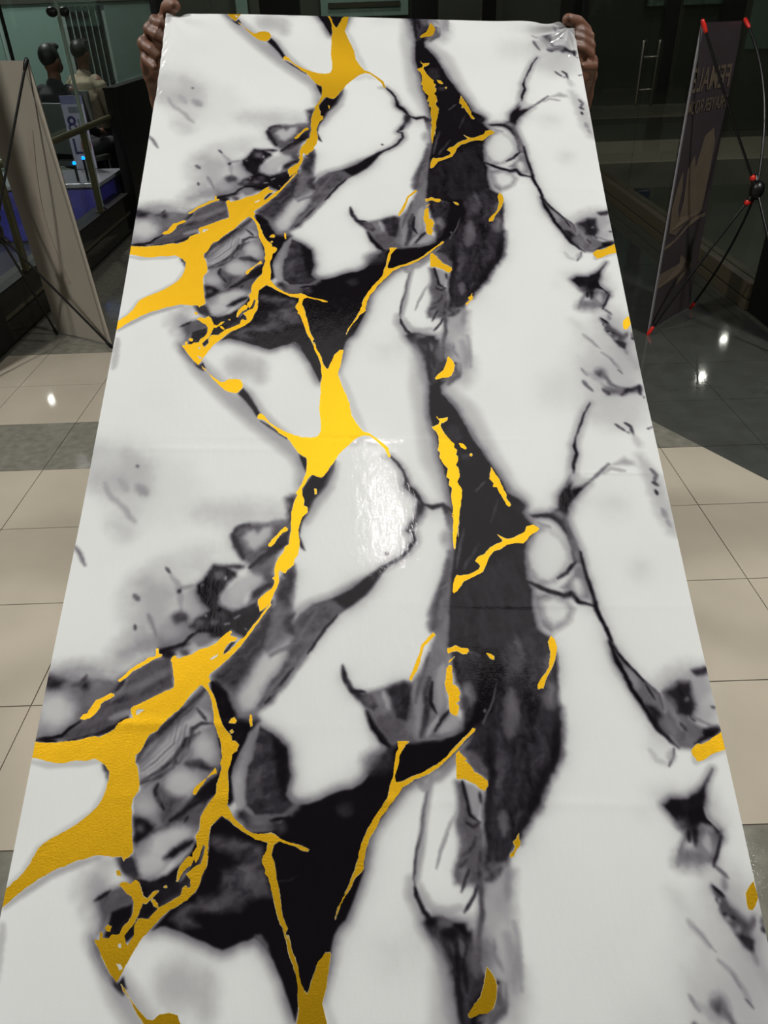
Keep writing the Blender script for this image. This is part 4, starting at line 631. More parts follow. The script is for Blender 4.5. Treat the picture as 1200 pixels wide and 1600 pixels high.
(0, 0.76, 6.93, 6.93, 1, 0.0, 1.0, '769 3962 768 3975 762 3986 754 3994 743 3996 732 3993 722 3986 714 3974 711 3961 712 3948 718 3937 726 3929 737 3927 749 3930 759 3938 766 3949'),
(1, 0.42, 5.58, 2.17, 0.8, 3.1, 1.0, '835 3609 827 3686 808 3754'),
(1, 0.15, 4.96, 1.95, 0.8, 2.79, 1.0, '892 3636 875 3674 895 3713'),
(0, 0.5, 8.62, 8.62, 0.6, 0.0, 1.0, '984 3680 987 3690 986 3701 980 3712 970 3722 958 3728 945 3731 934 3729 926 3722 923 3713 924 3701 930 3690 940 3680 953 3674 965 3671 976 3674'),
(0, 0.3, 4.94, 4.94, 0.8, 0.0, 1.0, '922 3643 982 3599 1030 3587 1074 3621 1032 3665 957 3751 883 3817 880 3768 913 3713'),
(1, 0.08, 1.23, 0.64, 1, 0.92, 1.0, '1062 3640 1021 3690 953 3794'),
(1, 0.3, 3.05, 0.85, 0.8, 1.22, 1.0, '1032 3639 973 3702 899 3787 872 3841'),
(1, 0.15, 1.75, 0.72, 1, 1.02, 1.0, '902 3847 853 3917 810 3969'),
(1, 0.35, 2.33, 0.82, 0.8, 1.17, 1.0, '884 3835 834 3894 798 3963 787 3974'),
(1, 0.45, 2.46, 0.65, 0.7, 0.92, 1.0, '983 3625 937 3701 880 3774'),
(1, 0.55, 2.36, 1.03, 0.7, 1.47, 1.0, '941 3800 887 3895 831 3940'),
(1, 0.3, 3.04, 0.85, 0.6, 1.22, 1.0, '924 3688 892 3762 822 3798'),
(0, 0.07, 2.11, 1.41, 1, 0.0, 0.6, '914 3069 942 3019 983 3035 1015 2993 1038 2947 1036 2994 1007 3071 953 3145 933 3204 911 3240 901 3305 926 3369 910 3355 895 3312 888 3166 905 3091'),
(1, 0.65, 6.37, 1.73, 0.7, 2.48, 0.4, '1042 2970 1017 3078 961 3168 931 3241'),
(0, 0.07, 1.46, 1.46, 1, 0.0, 1.0, '881 2916 915 2936 919 2972 912 3007 904 2983'),
(0, 0.1, 5.54, 4.16, 1, 0.0, 1.0, '847 3128 883 3117 870 3195 869 3311 831 3310 852 3224'),
(0, 0.25, 5.63, 5.63, 0.6, 0.0, 1.0, '874 3143 873 3152 869 3159 863 3164 856 3165 848 3164 841 3159 837 3151 835 3143 836 3134 840 3127 846 3122 853 3121 861 3122 868 3127 872 3135'),
(0, 0.07, 1.57, 1.57, 1, 0.0, 0.5, '596 2599 617 2569 642 2600 674 2652 703 2707 690 2724 662 2677 623 2625'),
(1, 0.12, 1.52, 0.48, 0.9, 0.68, 1.0, '709 2745 760 2788 825 2838'),
(0, 0.1, 1.22, 1.22, 1, 0.0, 1.0, '412 2442 422 2428 439 2455 432 2460'),
(0, 0.32, 4.75, 4.75, 1, 0.0, 1.0, '630 3292 646 3260 697 3239 736 3244 788 3249 826 3231 866 3239 868 3283 789 3366 759 3386 724 3427 698 3420 670 3385 647 3349'),
(0, 0.72, 4.08, 4.76, 1, 0.0, 1.0, '673 3307 687 3275 715 3272 733 3286 757 3265 789 3259 792 3303 768 3338 732 3368 699 3354'),
(1, 0.12, 3.37, 1.18, 1, 1.69, 1.0, '636 3292 653 3335 687 3399'),
(1, 0.15, 2.75, 0.96, 0.8, 1.37, 1.0, '636 3285 659 3257 697 3247'),
(0, 0.4, 6.19, 6.19, 1, 0.0, 1.0, '847 3246 844 3252 838 3256 827 3259 815 3260 803 3259 792 3255 784 3250 782 3245 784 3239 791 3235 801 3232 813 3231 826 3232 837 3236 844 3241'),
(0, 0.1, 2.69, 2.69, 1, 0.0, 1.0, '782 3355 818 3314 861 3283 863 3343 846 3353 810 3387 759 3397'),
(0, 0.38, 4.6, 3.95, 1, 0.0, 1.0, '711 3434 759 3393 824 3367 813 3436 803 3490 768 3523 714 3461'),
(1, 0.12, 2.66, 1.16, 1, 1.66, 1.0, '712 3437 759 3390 809 3374'),
(1, 0.15, 2.65, 0.93, 0.7, 1.33, 1.0, '748 3421 797 3387'),
(0, 0.12, 4.5, 3.86, 1, 0.0, 1.0, '732 3542 803 3490 814 3517 782 3543 759 3569 723 3581'),
(1, 0.3, 3.9, 1.82, 1, 2.6, 1.0, '777 3476 804 3503'),
(0, 0.7, 11.51, 11.51, 1, 0.0, 1.0, '568 3578 567 3606 557 3629 541 3644 520 3648 498 3643 479 3627 464 3604 456 3576 457 3548 467 3525 483 3509 504 3504 526 3510 546 3527 561 3550'),
(0, 0.09, 3.24, 3.24, 1, 0.0, 1.0, '510 3504 544 3465 571 3424 622 3425 663 3453 664 3474 635 3500 603 3553 606 3592 586 3630 537 3578 513 3531'),
(0, 0.38, 4.59, 4.59, 1, 0.0, 1.0, '617 3469 617 3479 612 3486 605 3492 597 3493 588 3491 580 3486 575 3478 572 3468 573 3459 577 3451 584 3446 592 3444 601 3446 609 3452 615 3460'),
(1, 0.25, 3.96, 1.16, 1, 1.65, 1.0, '629 3429 686 3433'),
(0, 0.85, 1.31, 1.31, 1, 0.0, 1.0, '627 3481 627 3484 626 3487 625 3489 623 3489 621 3488 619 3487 618 3484 617 3481 617 3478 618 3475 620 3473 621 3473 623 3474 625 3475 627 3478'),
(0, 0.72, 3.86, 4.5, 1, 0.0, 1.0, '611 3579 620 3540 659 3487 714 3461 765 3476 776 3503 720 3542 709 3568 699 3600 652 3616 620 3602'),
(0, 0.45, 8.7, 7.45, 0.9, 0.0, 1.0, '445 3634 474 3622 527 3655 567 3630 614 3669 578 3732 520 3755 460 3760 403 3778 394 3716'),
(0, 0.62, 9.96, 9.96, 1, 0.0, 1.0, '470 3692 469 3706 461 3718 448 3726 432 3729 416 3726 401 3717 390 3705 385 3690 386 3676 394 3664 407 3656 423 3653 440 3656 454 3665 465 3677'),
(0, 0.07, 3.76, 3.14, 1, 0.0, 1.0, '561 3630 607 3599 658 3616 711 3594 759 3572 757 3595 809 3583 804 3602 753 3666 716 3728 659 3696 625 3726 577 3725 583 3669'),
(0, 0.15, 4.38, 3.75, 1, 0.0, 1.0, '505 3674 526 3649 567 3630 629 3631 632 3670 593 3701 538 3696'),
(0, 0.35, 3.76, 3.76, 1, 0.0, 1.0, '567 3662 566 3668 562 3673 555 3676 548 3677 540 3676 532 3672 527 3667 525 3661 526 3655 530 3651 536 3647 544 3646 552 3648 560 3651 565 3656'),
(0, 0.3, 3.75, 3.75, 1, 0.0, 1.0, '611 3663 610 3668 607 3672 602 3675 596 3675 590 3674 585 3671 581 3667 579 3662 580 3657 583 3653 588 3651 594 3650 600 3651 605 3654 609 3658'),
(0, 0.25, 3.77, 3.77, 1, 0.0, 1.0, '633 3638 633 3642 630 3645 626 3647 621 3648 616 3647 611 3645 608 3641 606 3637 607 3633 610 3630 614 3628 619 3627 624 3628 629 3630 632 3634'),
(1, 0.06, 1.86, 1.09, 1, 1.55, 1.0, '537 3693 592 3697'),
(0, 0.8, 1.26, 1.26, 1, 0.0, 1.0, '565 3637 565 3638 564 3640 563 3641 562 3641 561 3641 560 3640 559 3638 559 3636 559 3635 559 3633 560 3632 561 3632 562 3632 564 3633 564 3635'),
(1, 0.8, 0.94, 0.4, 1, 0.56, 1.0, '670 3648 690 3636'),
(1, 0.7, 0.93, 0.33, 1, 0.47, 1.0, '632 3673 653 3670'),
(1, 0.5, 0.93, 0.33, 1, 0.46, 1.0, '712 3687 719 3694'),
(0, 0.48, 5.53, 5.53, 1, 0.0, 1.0, '593 3724 594 3735 590 3746 581 3755 568 3762 554 3765 540 3764 529 3759 522 3750 520 3740 524 3729 533 3720 546 3713 560 3709 574 3710 586 3716'),
(1, 0.1, 1.84, 0.86, 1, 1.23, 1.0, '391 3777 436 3760 483 3748 515 3712 543 3693'),
(0, 0.22, 3.78, 3.78, 1, 0.0, 1.0, '480 3641 479 3645 476 3648 471 3651 465 3651 459 3650 454 3648 450 3645 448 3641 449 3637 452 3633 457 3631 463 3631 469 3632 475 3634 478 3637'),
(0, 0.1, 3.66, 3.66, 1, 0.0, 1.0, '451 3779 450 3785 445 3790 438 3793 429 3794 419 3793 411 3789 405 3784 403 3778 404 3772 408 3766 415 3763 425 3762 434 3763 442 3767 448 3772'),
(1, 0.5, 1.3, 0.46, 1, 0.65, 1.0, '840 3484 850 3488'),
(0, 0.06, 1.22, 0.91, 1, 0.0, 1.0, '639 3795 643 3775 663 3746 681 3740 659 3770'),
(1, 0.41, 3.05, 0.77, 0.85, 1.1, 1.0, '3 3336 28 3368 58 3414'),
(1, 0.34, 2.9, 0.88, 0.85, 1.26, 1.0, '272 3546 293 3568'),
(1, 0.252, 1.98, 0.75, 0.85, 1.08, 1.0, '382 3431 401 3455'),
(1, 0.56, 3.89, 0.88, 0.68, 1.26, 1.0, '405 3462 436 3510 445 3536 463 3602'),
(1, 0.516, 2.92, 0.74, 0.68, 1.06, 1.0, '450 3520 492 3507'),
(1, 0.472, 2.82, 0.86, 0.765, 1.22, 1.0, '339 3626 356 3658 376 3709'),
(0, 0.25, 1.88, 1.88, 1, 0.0, 1.0, '300 3679 300 3683 299 3686 298 3689 296 3689 294 3688 293 3686 291 3683 290 3679 290 3675 290 3672 292 3670 293 3669 295 3670 297 3672 299 3675'),
(0, 0.4, 2.21, 2.21, 1, 0.0, 1.0, '208 2966 208 2969 207 2971 205 2973 202 2973 200 2973 197 2971 195 2968 194 2965 194 2962 196 2960 197 2958 200 2958 203 2958 205 2960 207 2963'),
(1, 0.604, 4.27, 0.97, 0.765, 1.39, 1.0, '71 3044 108 3106 176 3159 225 3226'),
(1, 0.56, 6.47, 1.64, 0.85, 2.34, 1.0, '222 3062 255 3097'),
(1, 0.604, 5.43, 1.32, 0.595, 1.88, 1.0, '137 3034 177 3077'),
(0, 0.28, 4.41, 4.41, 1, 0.0, 1.0, '491 3638 490 3647 485 3654 477 3658 466 3660 456 3658 446 3653 439 3646 436 3637 437 3629 442 3622 451 3617 461 3616 472 3618 482 3623 488 3630'),
(0, 0.4, 1.95, 1.95, 1, 0.0, 1.0, '540 3505 540 3508 538 3511 536 3512 533 3513 530 3512 528 3510 526 3508 525 3505 525 3502 527 3499 529 3497 532 3497 535 3497 537 3499 539 3502'),
(0, 0.3, 1.94, 1.94, 1, 0.0, 1.0, '453 3533 452 3536 451 3539 449 3540 446 3541 443 3540 440 3539 438 3536 438 3533 438 3530 439 3527 441 3526 444 3525 447 3526 450 3527 452 3530'),
(1, 0.912, 1.99, 0.61, 0.255, 0.86, 1.0, '1127 3383 1171 3381'),
(1, 0.62, 7.44, 2.08, 0.8, 2.97, 0.4, '2151 2675 2116 2730 2095 2780 2064 2863 2049 2903 2051 2935 2032 3006 2018 3068 1977 3128'),
(1, 0.25, 1.17, 0.41, 1, 0.58, 1.0, '2150 2675 2120 2726'),
(1, 0.12, 1.53, 0.59, 1, 0.84, 1.0, '2120 2726 2097 2780 2065 2854'),
(1, 0.07, 1.47, 1.16, 1, 1.66, 1.0, '2063 2858 2051 2903 2059 2935 2044 2975 2031 3037'),
(1, 0.08, 2.14, 1.75, 1, 2.49, 1.0, '2032 3030 2001 3098 1969 3143'),
(0, 0.55, 9.62, 0.69, 0.7, 0.0, 0.4, '2033 3053 2012 3114 2045 3107 2088 3086 2027 3145 2005 3167 1991 3204 1979 3247 1996 3334 2013 3398 2016 3446 2000 3446 1980 3432 1981 3376 1966 3319 1941 3269 1911 3246 1842 3239 1830 3228 1914 3220 1950 3195 1956 3143 2001 3098'),
(0, 0.08, 2.06, 2.06, 1, 0.0, 1.0, '2032 3061 2012 3114 2045 3107 2088 3086 2027 3145 2005 3167 1991 3204 1979 3247 1996 3334 2013 3398 2016 3446 2000 3446 1980 3432 1981 3376 1966 3319 1941 3269 1911 3246 1842 3239 1830 3228 1914 3220 1950 3195 1956 3143 2001 3098'),
(0, 0.25, 2.76, 2.76, 1, 0.0, 1.0, '1962 3225 1960 3231 1957 3235 1953 3238 1948 3239 1943 3238 1939 3235 1937 3230 1936 3225 1938 3219 1941 3214 1946 3211 1951 3210 1956 3211 1960 3215 1962 3219'),
(0, 0.28, 3.3, 3.3, 1, 0.0, 1.0, '2008 3412 2006 3420 2002 3426 1998 3431 1993 3432 1988 3431 1985 3426 1983 3419 1983 3411 1985 3403 1989 3397 1993 3392 1998 3391 2003 3392 2006 3397 2008 3404'),
(1, 0.6, 6.63, 1.86, 0.6, 2.65, 0.4, '1922 3210 1975 3247 1995 3391 2009 3474 2039 3607'),
(1, 0.06, 1.89, 1.21, 1, 1.73, 1.0, '2013 3398 2017 3481 2033 3561 2040 3640 2064 3716 2075 3760'),
(1, 0.06, 2.31, 1.41, 1, 2.02, 1.0, '2064 3716 2075 3760 2078 3815 2097 3881 2125 3952 2158 4020 2190 4087 2225 4131'),
(1, 0.6, 5.82, 1.83, 0.6, 2.62, 0.4, '2062 3772 2091 3881 2153 4015'),
(0, 0.4, 2.64, 9.23, 1, 0.0, 1.0, '1795 3387 1835 3302 1870 3274 1907 3282 1947 3319 1975 3376 1978 3425 1946 3486 1903 3532 1853 3544 1807 3510 1788 3455'),
(0, 0.86, 5.27, 5.93, 1, 0.0, 1.0, '1800 3401 1846 3317 1900 3289 1939 3333 1964 3390 1962 3432 1927 3486 1880 3518 1838 3511 1805 3469'),
(1, 0.15, 2.59, 0.91, 1, 1.3, 1.0, '1985 3442 1946 3486 1912 3505'),
(1, 0.5, 2.72, 0.72, 0.7, 1.02, 1.0, '1858 3267 1906 3289'),
(0, 0.5, 3.2, 3.83, 1, 0.0, 1.0, '1914 3546 1941 3519 1986 3459 2011 3460 2028 3600 1986 3600 1954 3566'),
(0, 0.85, 5.74, 5.74, 1, 0.0, 1.0, '2002 3542 2002 3557 1999 3571 1994 3581 1988 3585 1981 3584 1974 3577 1968 3566 1965 3552 1965 3537 1967 3523 1972 3513 1979 3508 1987 3509 1994 3516 1999 3528'),
(0, 0.5, 2.48, 4.96, 1, 0.0, 1.0, '1804 3570 1863 3561 1927 3585 1966 3632 1945 3682 1905 3713 1855 3737 1816 3711 1810 3661'),
(0, 0.86, 5.6, 4.98, 1, 0.0, 1.0, '1840 3603 1885 3585 1924 3605 1944 3638 1922 3676 1871 3700 1839 3668'),
(1, 0.07, 2.53, 1.11, 1, 1.58, 1.0, '1788 3516 1852 3551 1922 3579 1953 3569 1979 3603 2036 3623'),
(0, 0.1, 3.8, 3.8, 1, 0.0, 1.0, '1962 3576 1960 3581 1955 3584 1947 3587 1939 3588 1931 3587 1924 3584 1920 3580 1918 3575 1921 3571 1926 3567 1933 3565 1942 3564 1950 3565 1957 3568 1961 3572'),
(0, 0.64, 1.46, 5.84, 1, 0.0, 1.0, '2180 2997 2254 2951 2296 2980 2298 3008 2185 3005'),
(1, 0.35, 2.87, 0.63, 0.8, 0.9, 1.0, '2180 2997 2133 3043 2088 3085 2018 3114'),
(0, 0.1, 2.12, 2.12, 1, 0.0, 1.0, '1996 3136 2031 3114 2091 3083 2042 3130 2004 3174'),
(1, 0.6, 2.89, 0.76, 0.7, 1.09, 1.0, '2154 3040 2190 3017 2241 3030'),
(1, 0.75, 5.73, 3.01, 0.8, 4.3, 1.0, '2089 3077 2036 3076 2022 3037'),
(0, 0.3, 6.47, 6.47, 1, 0.0, 1.0, '2240 2518 2237 2529 2230 2537 2221 2543 2212 2545 2203 2543 2196 2537 2192 2528 2191 2518 2195 2507 2201 2499 2210 2493 2220 2491 2229 2493 2236 2499 2240 2508'),
(1, 0.54, 2.63, 0.62, 0.9, 0.89, 1.0, '2134 2489 2157 2526'),
(1, 0.356, 3.11, 0.92, 0.9, 1.32, 1.0, '2138 2557 2150 2584 2167 2610'),
(1, 0.632, 4.18, 0.93, 0.7200000000000001, 1.33, 1.0, '2159 2512 2216 2567'),
(1, 0.402, 3.65, 1.08, 0.9, 1.54, 1.0, '2224 2514 2257 2577 2309 2604'),
(0, 0.42, 3.97, 3.97, 1, 0.0, 1.0, '2215 2576 2269 2590 2323 2604 2383 2588 2380 2623 2311 2637 2234 2633'),
(1, 0.218, 3.09, 0.92, 0.9, 1.31, 1.0, '2218 2602 2242 2629'),
(1, 0.172, 3.09, 1.07, 0.9, 1.53, 1.0, '2298 2635 2322 2613 2382 2592 2381 2632'),
(0, 0.12, 3.18, 3.18, 1, 0.0, 1.0, '2390 2606 2388 2612 2385 2618 2381 2622 2377 2623 2373 2622 2371 2618 2370 2612 2370 2605 2372 2599 2375 2593 2379 2589 2383 2588 2386 2589 2389 2593 2390 2599'),
(0, 0.2, 1.58, 1.58, 1, 0.0, 1.0, '2394 2650 2393 2652 2392 2653 2391 2654 2390 2655 2388 2654 2387 2653 2387 2651 2387 2649 2388 2647 2389 2646 2390 2645 2391 2644 2393 2645 2394 2646 2394 2648'),
(0, 0.32, 4.25, 4.25, 1, 0.0, 1.0, '2267 2206 2294 2226 2326 2265 2351 2294 2371 2284 2349 2350 2323 2331 2299 2293 2283 2254'),
(1, 0.218, 3.31, 0.98, 0.9, 1.4, 1.0, '2280 2225 2293 2283 2342 2350'),
(1, 0.586, 3.28, 0.65, 0.7200000000000001, 0.92, 1.0, '2170 2295 2224 2358'),
(1, 0.54, 2.67, 0.47, 0.7200000000000001, 0.68, 1.0, '2241 2395 2279 2433 2312 2497'),
(1, 0.632, 7.52, 1.91, 0.7200000000000001, 2.73, 1.0, '2342 2350 2378 2444 2386 2480'),
(1, 0.356, 3.3, 0.98, 0.9, 1.4, 1.0, '2396 2290 2402 2323'),
(1, 0.246, 1.98, 0.59, 0.9, 0.84, 1.0, '2242 2792 2277 2826'),
(1, 0.19, 1.98, 0.73, 0.9, 1.05, 1.0, '2284 2784 2306 2805 2312 2849'),
(0, 0.25, 1.52, 1.52, 1, 0.0, 1.0, '2387 2815 2387 2817 2385 2819 2383 2820 2381 2820 2379 2820 2377 2819 2376 2817 2376 2815 2377 2813 2379 2812 2381 2811 2383 2810 2385 2811 2386 2812 2387 2813'),
(0, 0.25, 1.52, 1.52, 1, 0.0, 1.0, '2399 2810 2398 2811 2397 2813 2395 2814 2394 2814 2392 2813 2391 2813 2390 2811 2390 2810 2391 2808 2392 2807 2394 2806 2395 2805 2397 2806 2398 2807 2398 2808'),
(1, 0.448, 1.97, 0.58, 0.9, 0.83, 1.0, '2286 2834 2296 2838'),
(1, 0.724, 5.84, 1.73, 0.7200000000000001, 2.47, 1.0, '2311 2851 2328 2909'),
(1, 0.402, 2.81, 0.69, 0.9, 0.99, 1.0, '2355 3021 2370 3052 2354 3083'),
(1, 0.264, 2.32, 0.82, 0.9, 1.18, 1.0, '2347 3086 2368 3102'),
(1, 0.172, 1.84, 0.82, 0.9, 1.17, 1.0, '2351 3127 2355 3148'),
(1, 0.54, 3.59, 1.06, 0.9, 1.52, 1.0, '2365 3219 2372 3248'),
(1, 0.586, 3.55, 1.05, 0.9, 1.5, 1.0, '2376 3263 2380 3292'),
(0, 0.4, 1.71, 1.71, 1, 0.0, 1.0, '2064 3760 2090 3779 2111 3828 2147 3888 2175 3921 2205 3947 2218 4010 2220 4044 2225 4131 2243 4151 2190 4087 2158 4020 2125 3952 2097 3881'),
(0, 0.62, 5.81, 5.81, 1, 0.0, 1.0, '2138 3890 2144 3906 2146 3921 2144 3933 2140 3939 2132 3939 2123 3934 2114 3923 2106 3908 2101 3892 2098 3877 2100 3865 2105 3859 2112 3858 2121 3864 2130 3875'),
(1, 0.05, 1.71, 1.2, 1, 1.71, 1.0, '2069 3766 2086 3839 2116 3934 2162 4026 2199 4099 2244 4149'),
(1, 0.1, 1.46, 0.61, 1, 0.88, 1.0, '2078 3778 2110 3834 2156 3900 2175 3924 2193 3981'),
(1, 0.3, 1.71, 0.5, 1, 0.71, 1.0, '2175 3921 2213 3965 2220 4016'),
(0, 0.1, 3.35, 2.79, 1, 0.0, 1.0, '2162 3998 2193 4010 2221 4038 2194 4066 2208 4110 2174 4054'),
(0, 0.4, 3.88, 3.88, 1, 0.0, 1.0, '2225 3959 2258 3965 2298 4045 2343 4090 2400 4080 2399 4096 2323 4133 2296 4159 2243 4153 2210 4099 2196 4055 2224 4022'),
(1, 0.55, 2.8, 1.18, 0.7, 1.68, 1.0, '2231 3988 2247 4022 2267 4089'),
(0, 0.45, 3.87, 3.87, 1, 0.0, 1.0, '2245 4077 2242 4084 2238 4089 2233 4092 2227 4094 2222 4092 2218 4089 2216 4083 2216 4077 2218 4071 2222 4065 2228 4062 2233 4061 2239 4062 2243 4066 2245 4071'),
(1, 0.25, 1.66, 0.58, 1, 0.83, 1.0, '2265 4067 2282 4094'),
(0, 0.11, 3.98, 3.41, 1, 0.0, 1.0, '2234 3956 2283 3923 2329 3922 2325 3967 2332 4001 2312 4043 2268 4028 2259 3988'),
(0, 0.4, 2.27, 2.27, 1, 0.0, 1.0, '2312 3984 2311 3986 2309 3988 2306 3990 2303 3990 2300 3990 2298 3988 2297 3986 2297 3983 2298 3981 2300 3978 2303 3977 2306 3977 2309 3977 2311 3979 2312 3981'),
(1, 0.2, 1.67, 0.59, 1, 0.84, 1.0, '2309 4045 2317 4057'),
(0, 0.07, 2.74, 2.19, 1, 0.0, 1.0, '2300 4138 2339 4112 2338 4091 2389 4080 2400 4094 2371 4115 2311 4138'),
(0, 0.68, 8.98, 8.98, 1, 0.0, 1.0, '2412 4030 2405 4047 2393 4062 2379 4071 2363 4074 2349 4070 2339 4061 2334 4046 2334 4029 2341 4012 2352 3998 2367 3988 2383 3985 2397 3988 2407 3998 2413 4013'),
(0, 0.18, 2.93, 2.34, 1, 0.0, 1.0, '2348 3879 2392 3863 2415 3866 2403 3893 2362 3897'),
(1, 0.35, 1.69, 0.59, 1, 0.84, 1.0, '2387 4016 2398 4019'),
(1, 0.5, 2.22, 0.58, 0.8, 0.83, 1.0, '2314 4045 2373 4080'),
(1, 0.68, 2.69, 0.94, 0.7, 1.35, 1.0, '2289 4165 2290 4199 2358 4174 2392 4166'),
(1, 0.12, 1.34, 0.47, 1, 0.67, 1.0, '2229 4153 2220 4182 2199 4211'),
(1, 0.62, 4.3, 1.69, 0.8, 2.42, 0.4, '2219 4163 2207 4195'),
(1, 0.7, 3.22, 0.75, 0.7, 1.07, 1.0, '2147 4157 2160 4189 2189 4205'),
(0, 0.5, 7.16, 0.51, 0.7, 0.0, 0.4, '2155 4332 2185 4312 2238 4311 2272 4299 2299 4269 2339 4222 2311 4269 2296 4319 2287 4349 2297 4379 2328 4414 2328 4437 2308 4446 2297 4403 2264 4388 2232 4417 2222 4412 2187 4382 2167 4352'),
(0, 0.08, 2.05, 2.05, 1, 0.0, 1.0, '2155 4332 2185 4312 2238 4311 2272 4299 2299 4269 2339 4222 2311 4269 2296 4319 2287 4349 2297 4379 2328 4414 2328 4437 2314 4442 2302 4403 2269 4388 2242 4417 2222 4412 2187 4382 2167 4352'),
(1, 0.75, 1.27, 0.44, 0.8, 0.63, 0.3, '2289 4344 2293 4374 2325 4413'),
(0, 0.3, 4.47, 4.47, 1, 0.0, 1.0, '2181 4492 2211 4445 2244 4407 2242 4464 2270 4502 2287 4516 2303 4479 2325 4437 2324 4418 2267 4398 2213 4407'),
(0, 0.68, 4.97, 4.97, 1, 0.0, 1.0, '2299 4447 2297 4462 2291 4475 2284 4484 2275 4488 2266 4486 2259 4479 2255 4468 2253 4454 2255 4439 2260 4426 2268 4417 2277 4413 2286 4415 2293 4422 2298 4433'),
(0, 0.3, 4.55, 4.55, 1, 0.0, 1.0, '2224 4392 2221 4400 2216 4406 2209 4410 2202 4411 2195 4410 2190 4406 2187 4399 2187 4392 2190 4384 2195 4378 2202 4374 2210 4373 2216 4374 2222 4379 2224 4385'),
(1, 0.1, 2.0, 0.7, 1, 1.0, 1.0, '2222 4412 2221 4445'),
(1, 0.12, 3.0, 1.23, 1, 1.75, 1.0, '2242 4402 2237 4455'),
(1, 0.1, 1.48, 0.69, 1, 0.99, 1.0, '2327 4428 2300 4479 2282 4519'),
(1, 0.5, 2.45, 0.69, 0.7, 0.98, 1.0, '2182 4487 2171 4515'),
(0, 0.35, 5.9, 5.9, 0.8, 0.0, 1.0, '2263 4488 2259 4495 2250 4501 2237 4505 2224 4506 2210 4505 2200 4501 2193 4495 2192 4487 2196 4480 2205 4474 2217 4470 2231 4469 2245 4471 2255 4475 2262 4481'),
(1, 0.4, 1.94, 0.68, 1, 0.97, 1.0, '2287 4519 2320 4551'),
(1, 0.5, 2.88, 0.84, 0.8, 1.2, 1.0, '2309 4553 2304 4585'),
(0, 0.33, 2.8, 2.8, 1, 0.0, 1.0, '2265 4571 2298 4603 2311 4656 2332 4691 2358 4725 2350 4759 2315 4721 2295 4682 2278 4647 2275 4616'),
(1, 0.1, 1.43, 0.67, 1, 0.95, 1.0, '2269 4576 2297 4605'),
(1, 0.2, 1.42, 0.5, 1, 0.71, 1.0, '2269 4611 2274 4620'),
(1, 0.08, 1.87, 0.82, 1, 1.17, 1.0, '2285 4651 2311 4665'),
(0, 0.17, 2.29, 2.29, 1, 0.0, 1.0, '2309 4708 2337 4712 2358 4725 2350 4759 2329 4744'),
(1, 0.35, 2.78, 0.97, 0.8, 1.39, 1.0, '2338 4708 2370 4674'),
(0, 0.7, 1.89, 1.89, 1, 0.0, 1.0, '2285 4616 2284 4618 2282 4620 2279 4622 2276 4622 2274 4622 2272 4620 2271 4618 2271 4616 2272 4614 2274 4612 2276 4610 2279 4610 2282 4610 2284 4612 2285 4614'),
(0, 0.62, 2.8, 2.8, 1, 0.0, 1.0, '2305 4667 2303 4671 2300 4674 2296 4676 2291 4677 2287 4676 2284 4674 2282 4671 2282 4667 2284 4663 2287 4659 2291 4657 2296 4656 2300 4657 2303 4659 2305 4663'),
(0, 0.6, 2.77, 2.77, 1, 0.0, 1.0, '2326 4695 2324 4698 2322 4701 2318 4703 2314 4704 2311 4703 2308 4701 2307 4698 2307 4695 2308 4692 2311 4689 2314 4687 2318 4686 2322 4687 2325 4689 2326 4692'),
(1, 0.5, 2.71, 0.79, 0.8, 1.13, 1.0, '2350 4759 2357 4788'),
(1, 0.2, 1.39, 0.65, 1, 0.92, 1.0, '2392 4692 2397 4704'),
(1, 0.55, 1.15, 0.24, 0.8, 0.34, 1.0, '2188 4690 2240 4754'),
(1, 0.5, 1.33, 0.28, 0.8, 0.4, 1.0, '2274 4808 2291 4845'),
(1, 0.4, 1.31, 0.38, 1, 0.55, 1.0, '2299 4873 2319 4899')]

PER=594.7
def dec(s): return np.array(s.split(),float).reshape(-1,2)/4
def vnoise(X,Y,sx,sy,seed):
    rs=np.random.RandomState(seed);ny=max(1,int(round(PER/sy)));nx=int(640/sx)+4
    L=rs.rand(ny,nx)
    fx=X/sx+1;fy=Y/PER*ny
    ix=np.floor(fx).astype(int);iy=np.floor(fy).astype(int);tx=fx-ix;ty=fy-iy
    tx=tx*tx*(3-2*tx);ty=ty*ty*(3-2*ty)
    ix=np.clip(ix,0,nx-2);a=iy%ny;b=(iy+1)%ny
    return (L[a,ix]*(1-tx)+L[a,ix+1]*tx)*(1-ty)+(L[b,ix]*(1-tx)+L[b,ix+1]*tx)*ty
def fbm(X,Y,s,seed,o=3):
    r=0;w=1;t=0
    for k in range(o):
        r=r+w*vnoise(X,Y,s,s,seed+k);t+=w;w*=.55;s/=2
    return r/t*2-1
def sdf(pts,X,Y,closed=True,hw=0):
    d=np.full(X.shape,1e9);ins=np.zeros(X.shape,bool)
    n=len(pts);m=n if closed else n-1;acc=np.concatenate([[0],np.cumsum(np.hypot(*np.diff(pts,axis=0).T))]);tot=acc[-1]
    for i in range(n if closed else n-1):
        ax,ay=pts[i];bx,by=pts[(i+1)%n];ex,ey=bx-ax,by-ay;L=ex*ex+ey*ey+1e-9
        t=np.clip(((X-ax)*ex+(Y-ay)*ey)/L,0,1);dx=X-ax-t*ex;dy=Y-ay-t*ey
        if closed: d=np.minimum(d,dx*dx+dy*dy)
        else:
            q=(acc[i]+t*(acc[i+1]-acc[i]))/tot
            d=np.minimum(d,np.sqrt(dx*dx+dy*dy)-hw*np.minimum(1,.3+3.2*np.minimum(q,1-q)))
        if closed and ay!=by:
            c=(ay>Y)!=(by>Y)
            ins^=c&(X<ax+(Y-ay)/ey*ex)
    if not closed: return d
    d=np.sqrt(d)
    return np.where(ins,-d,d)
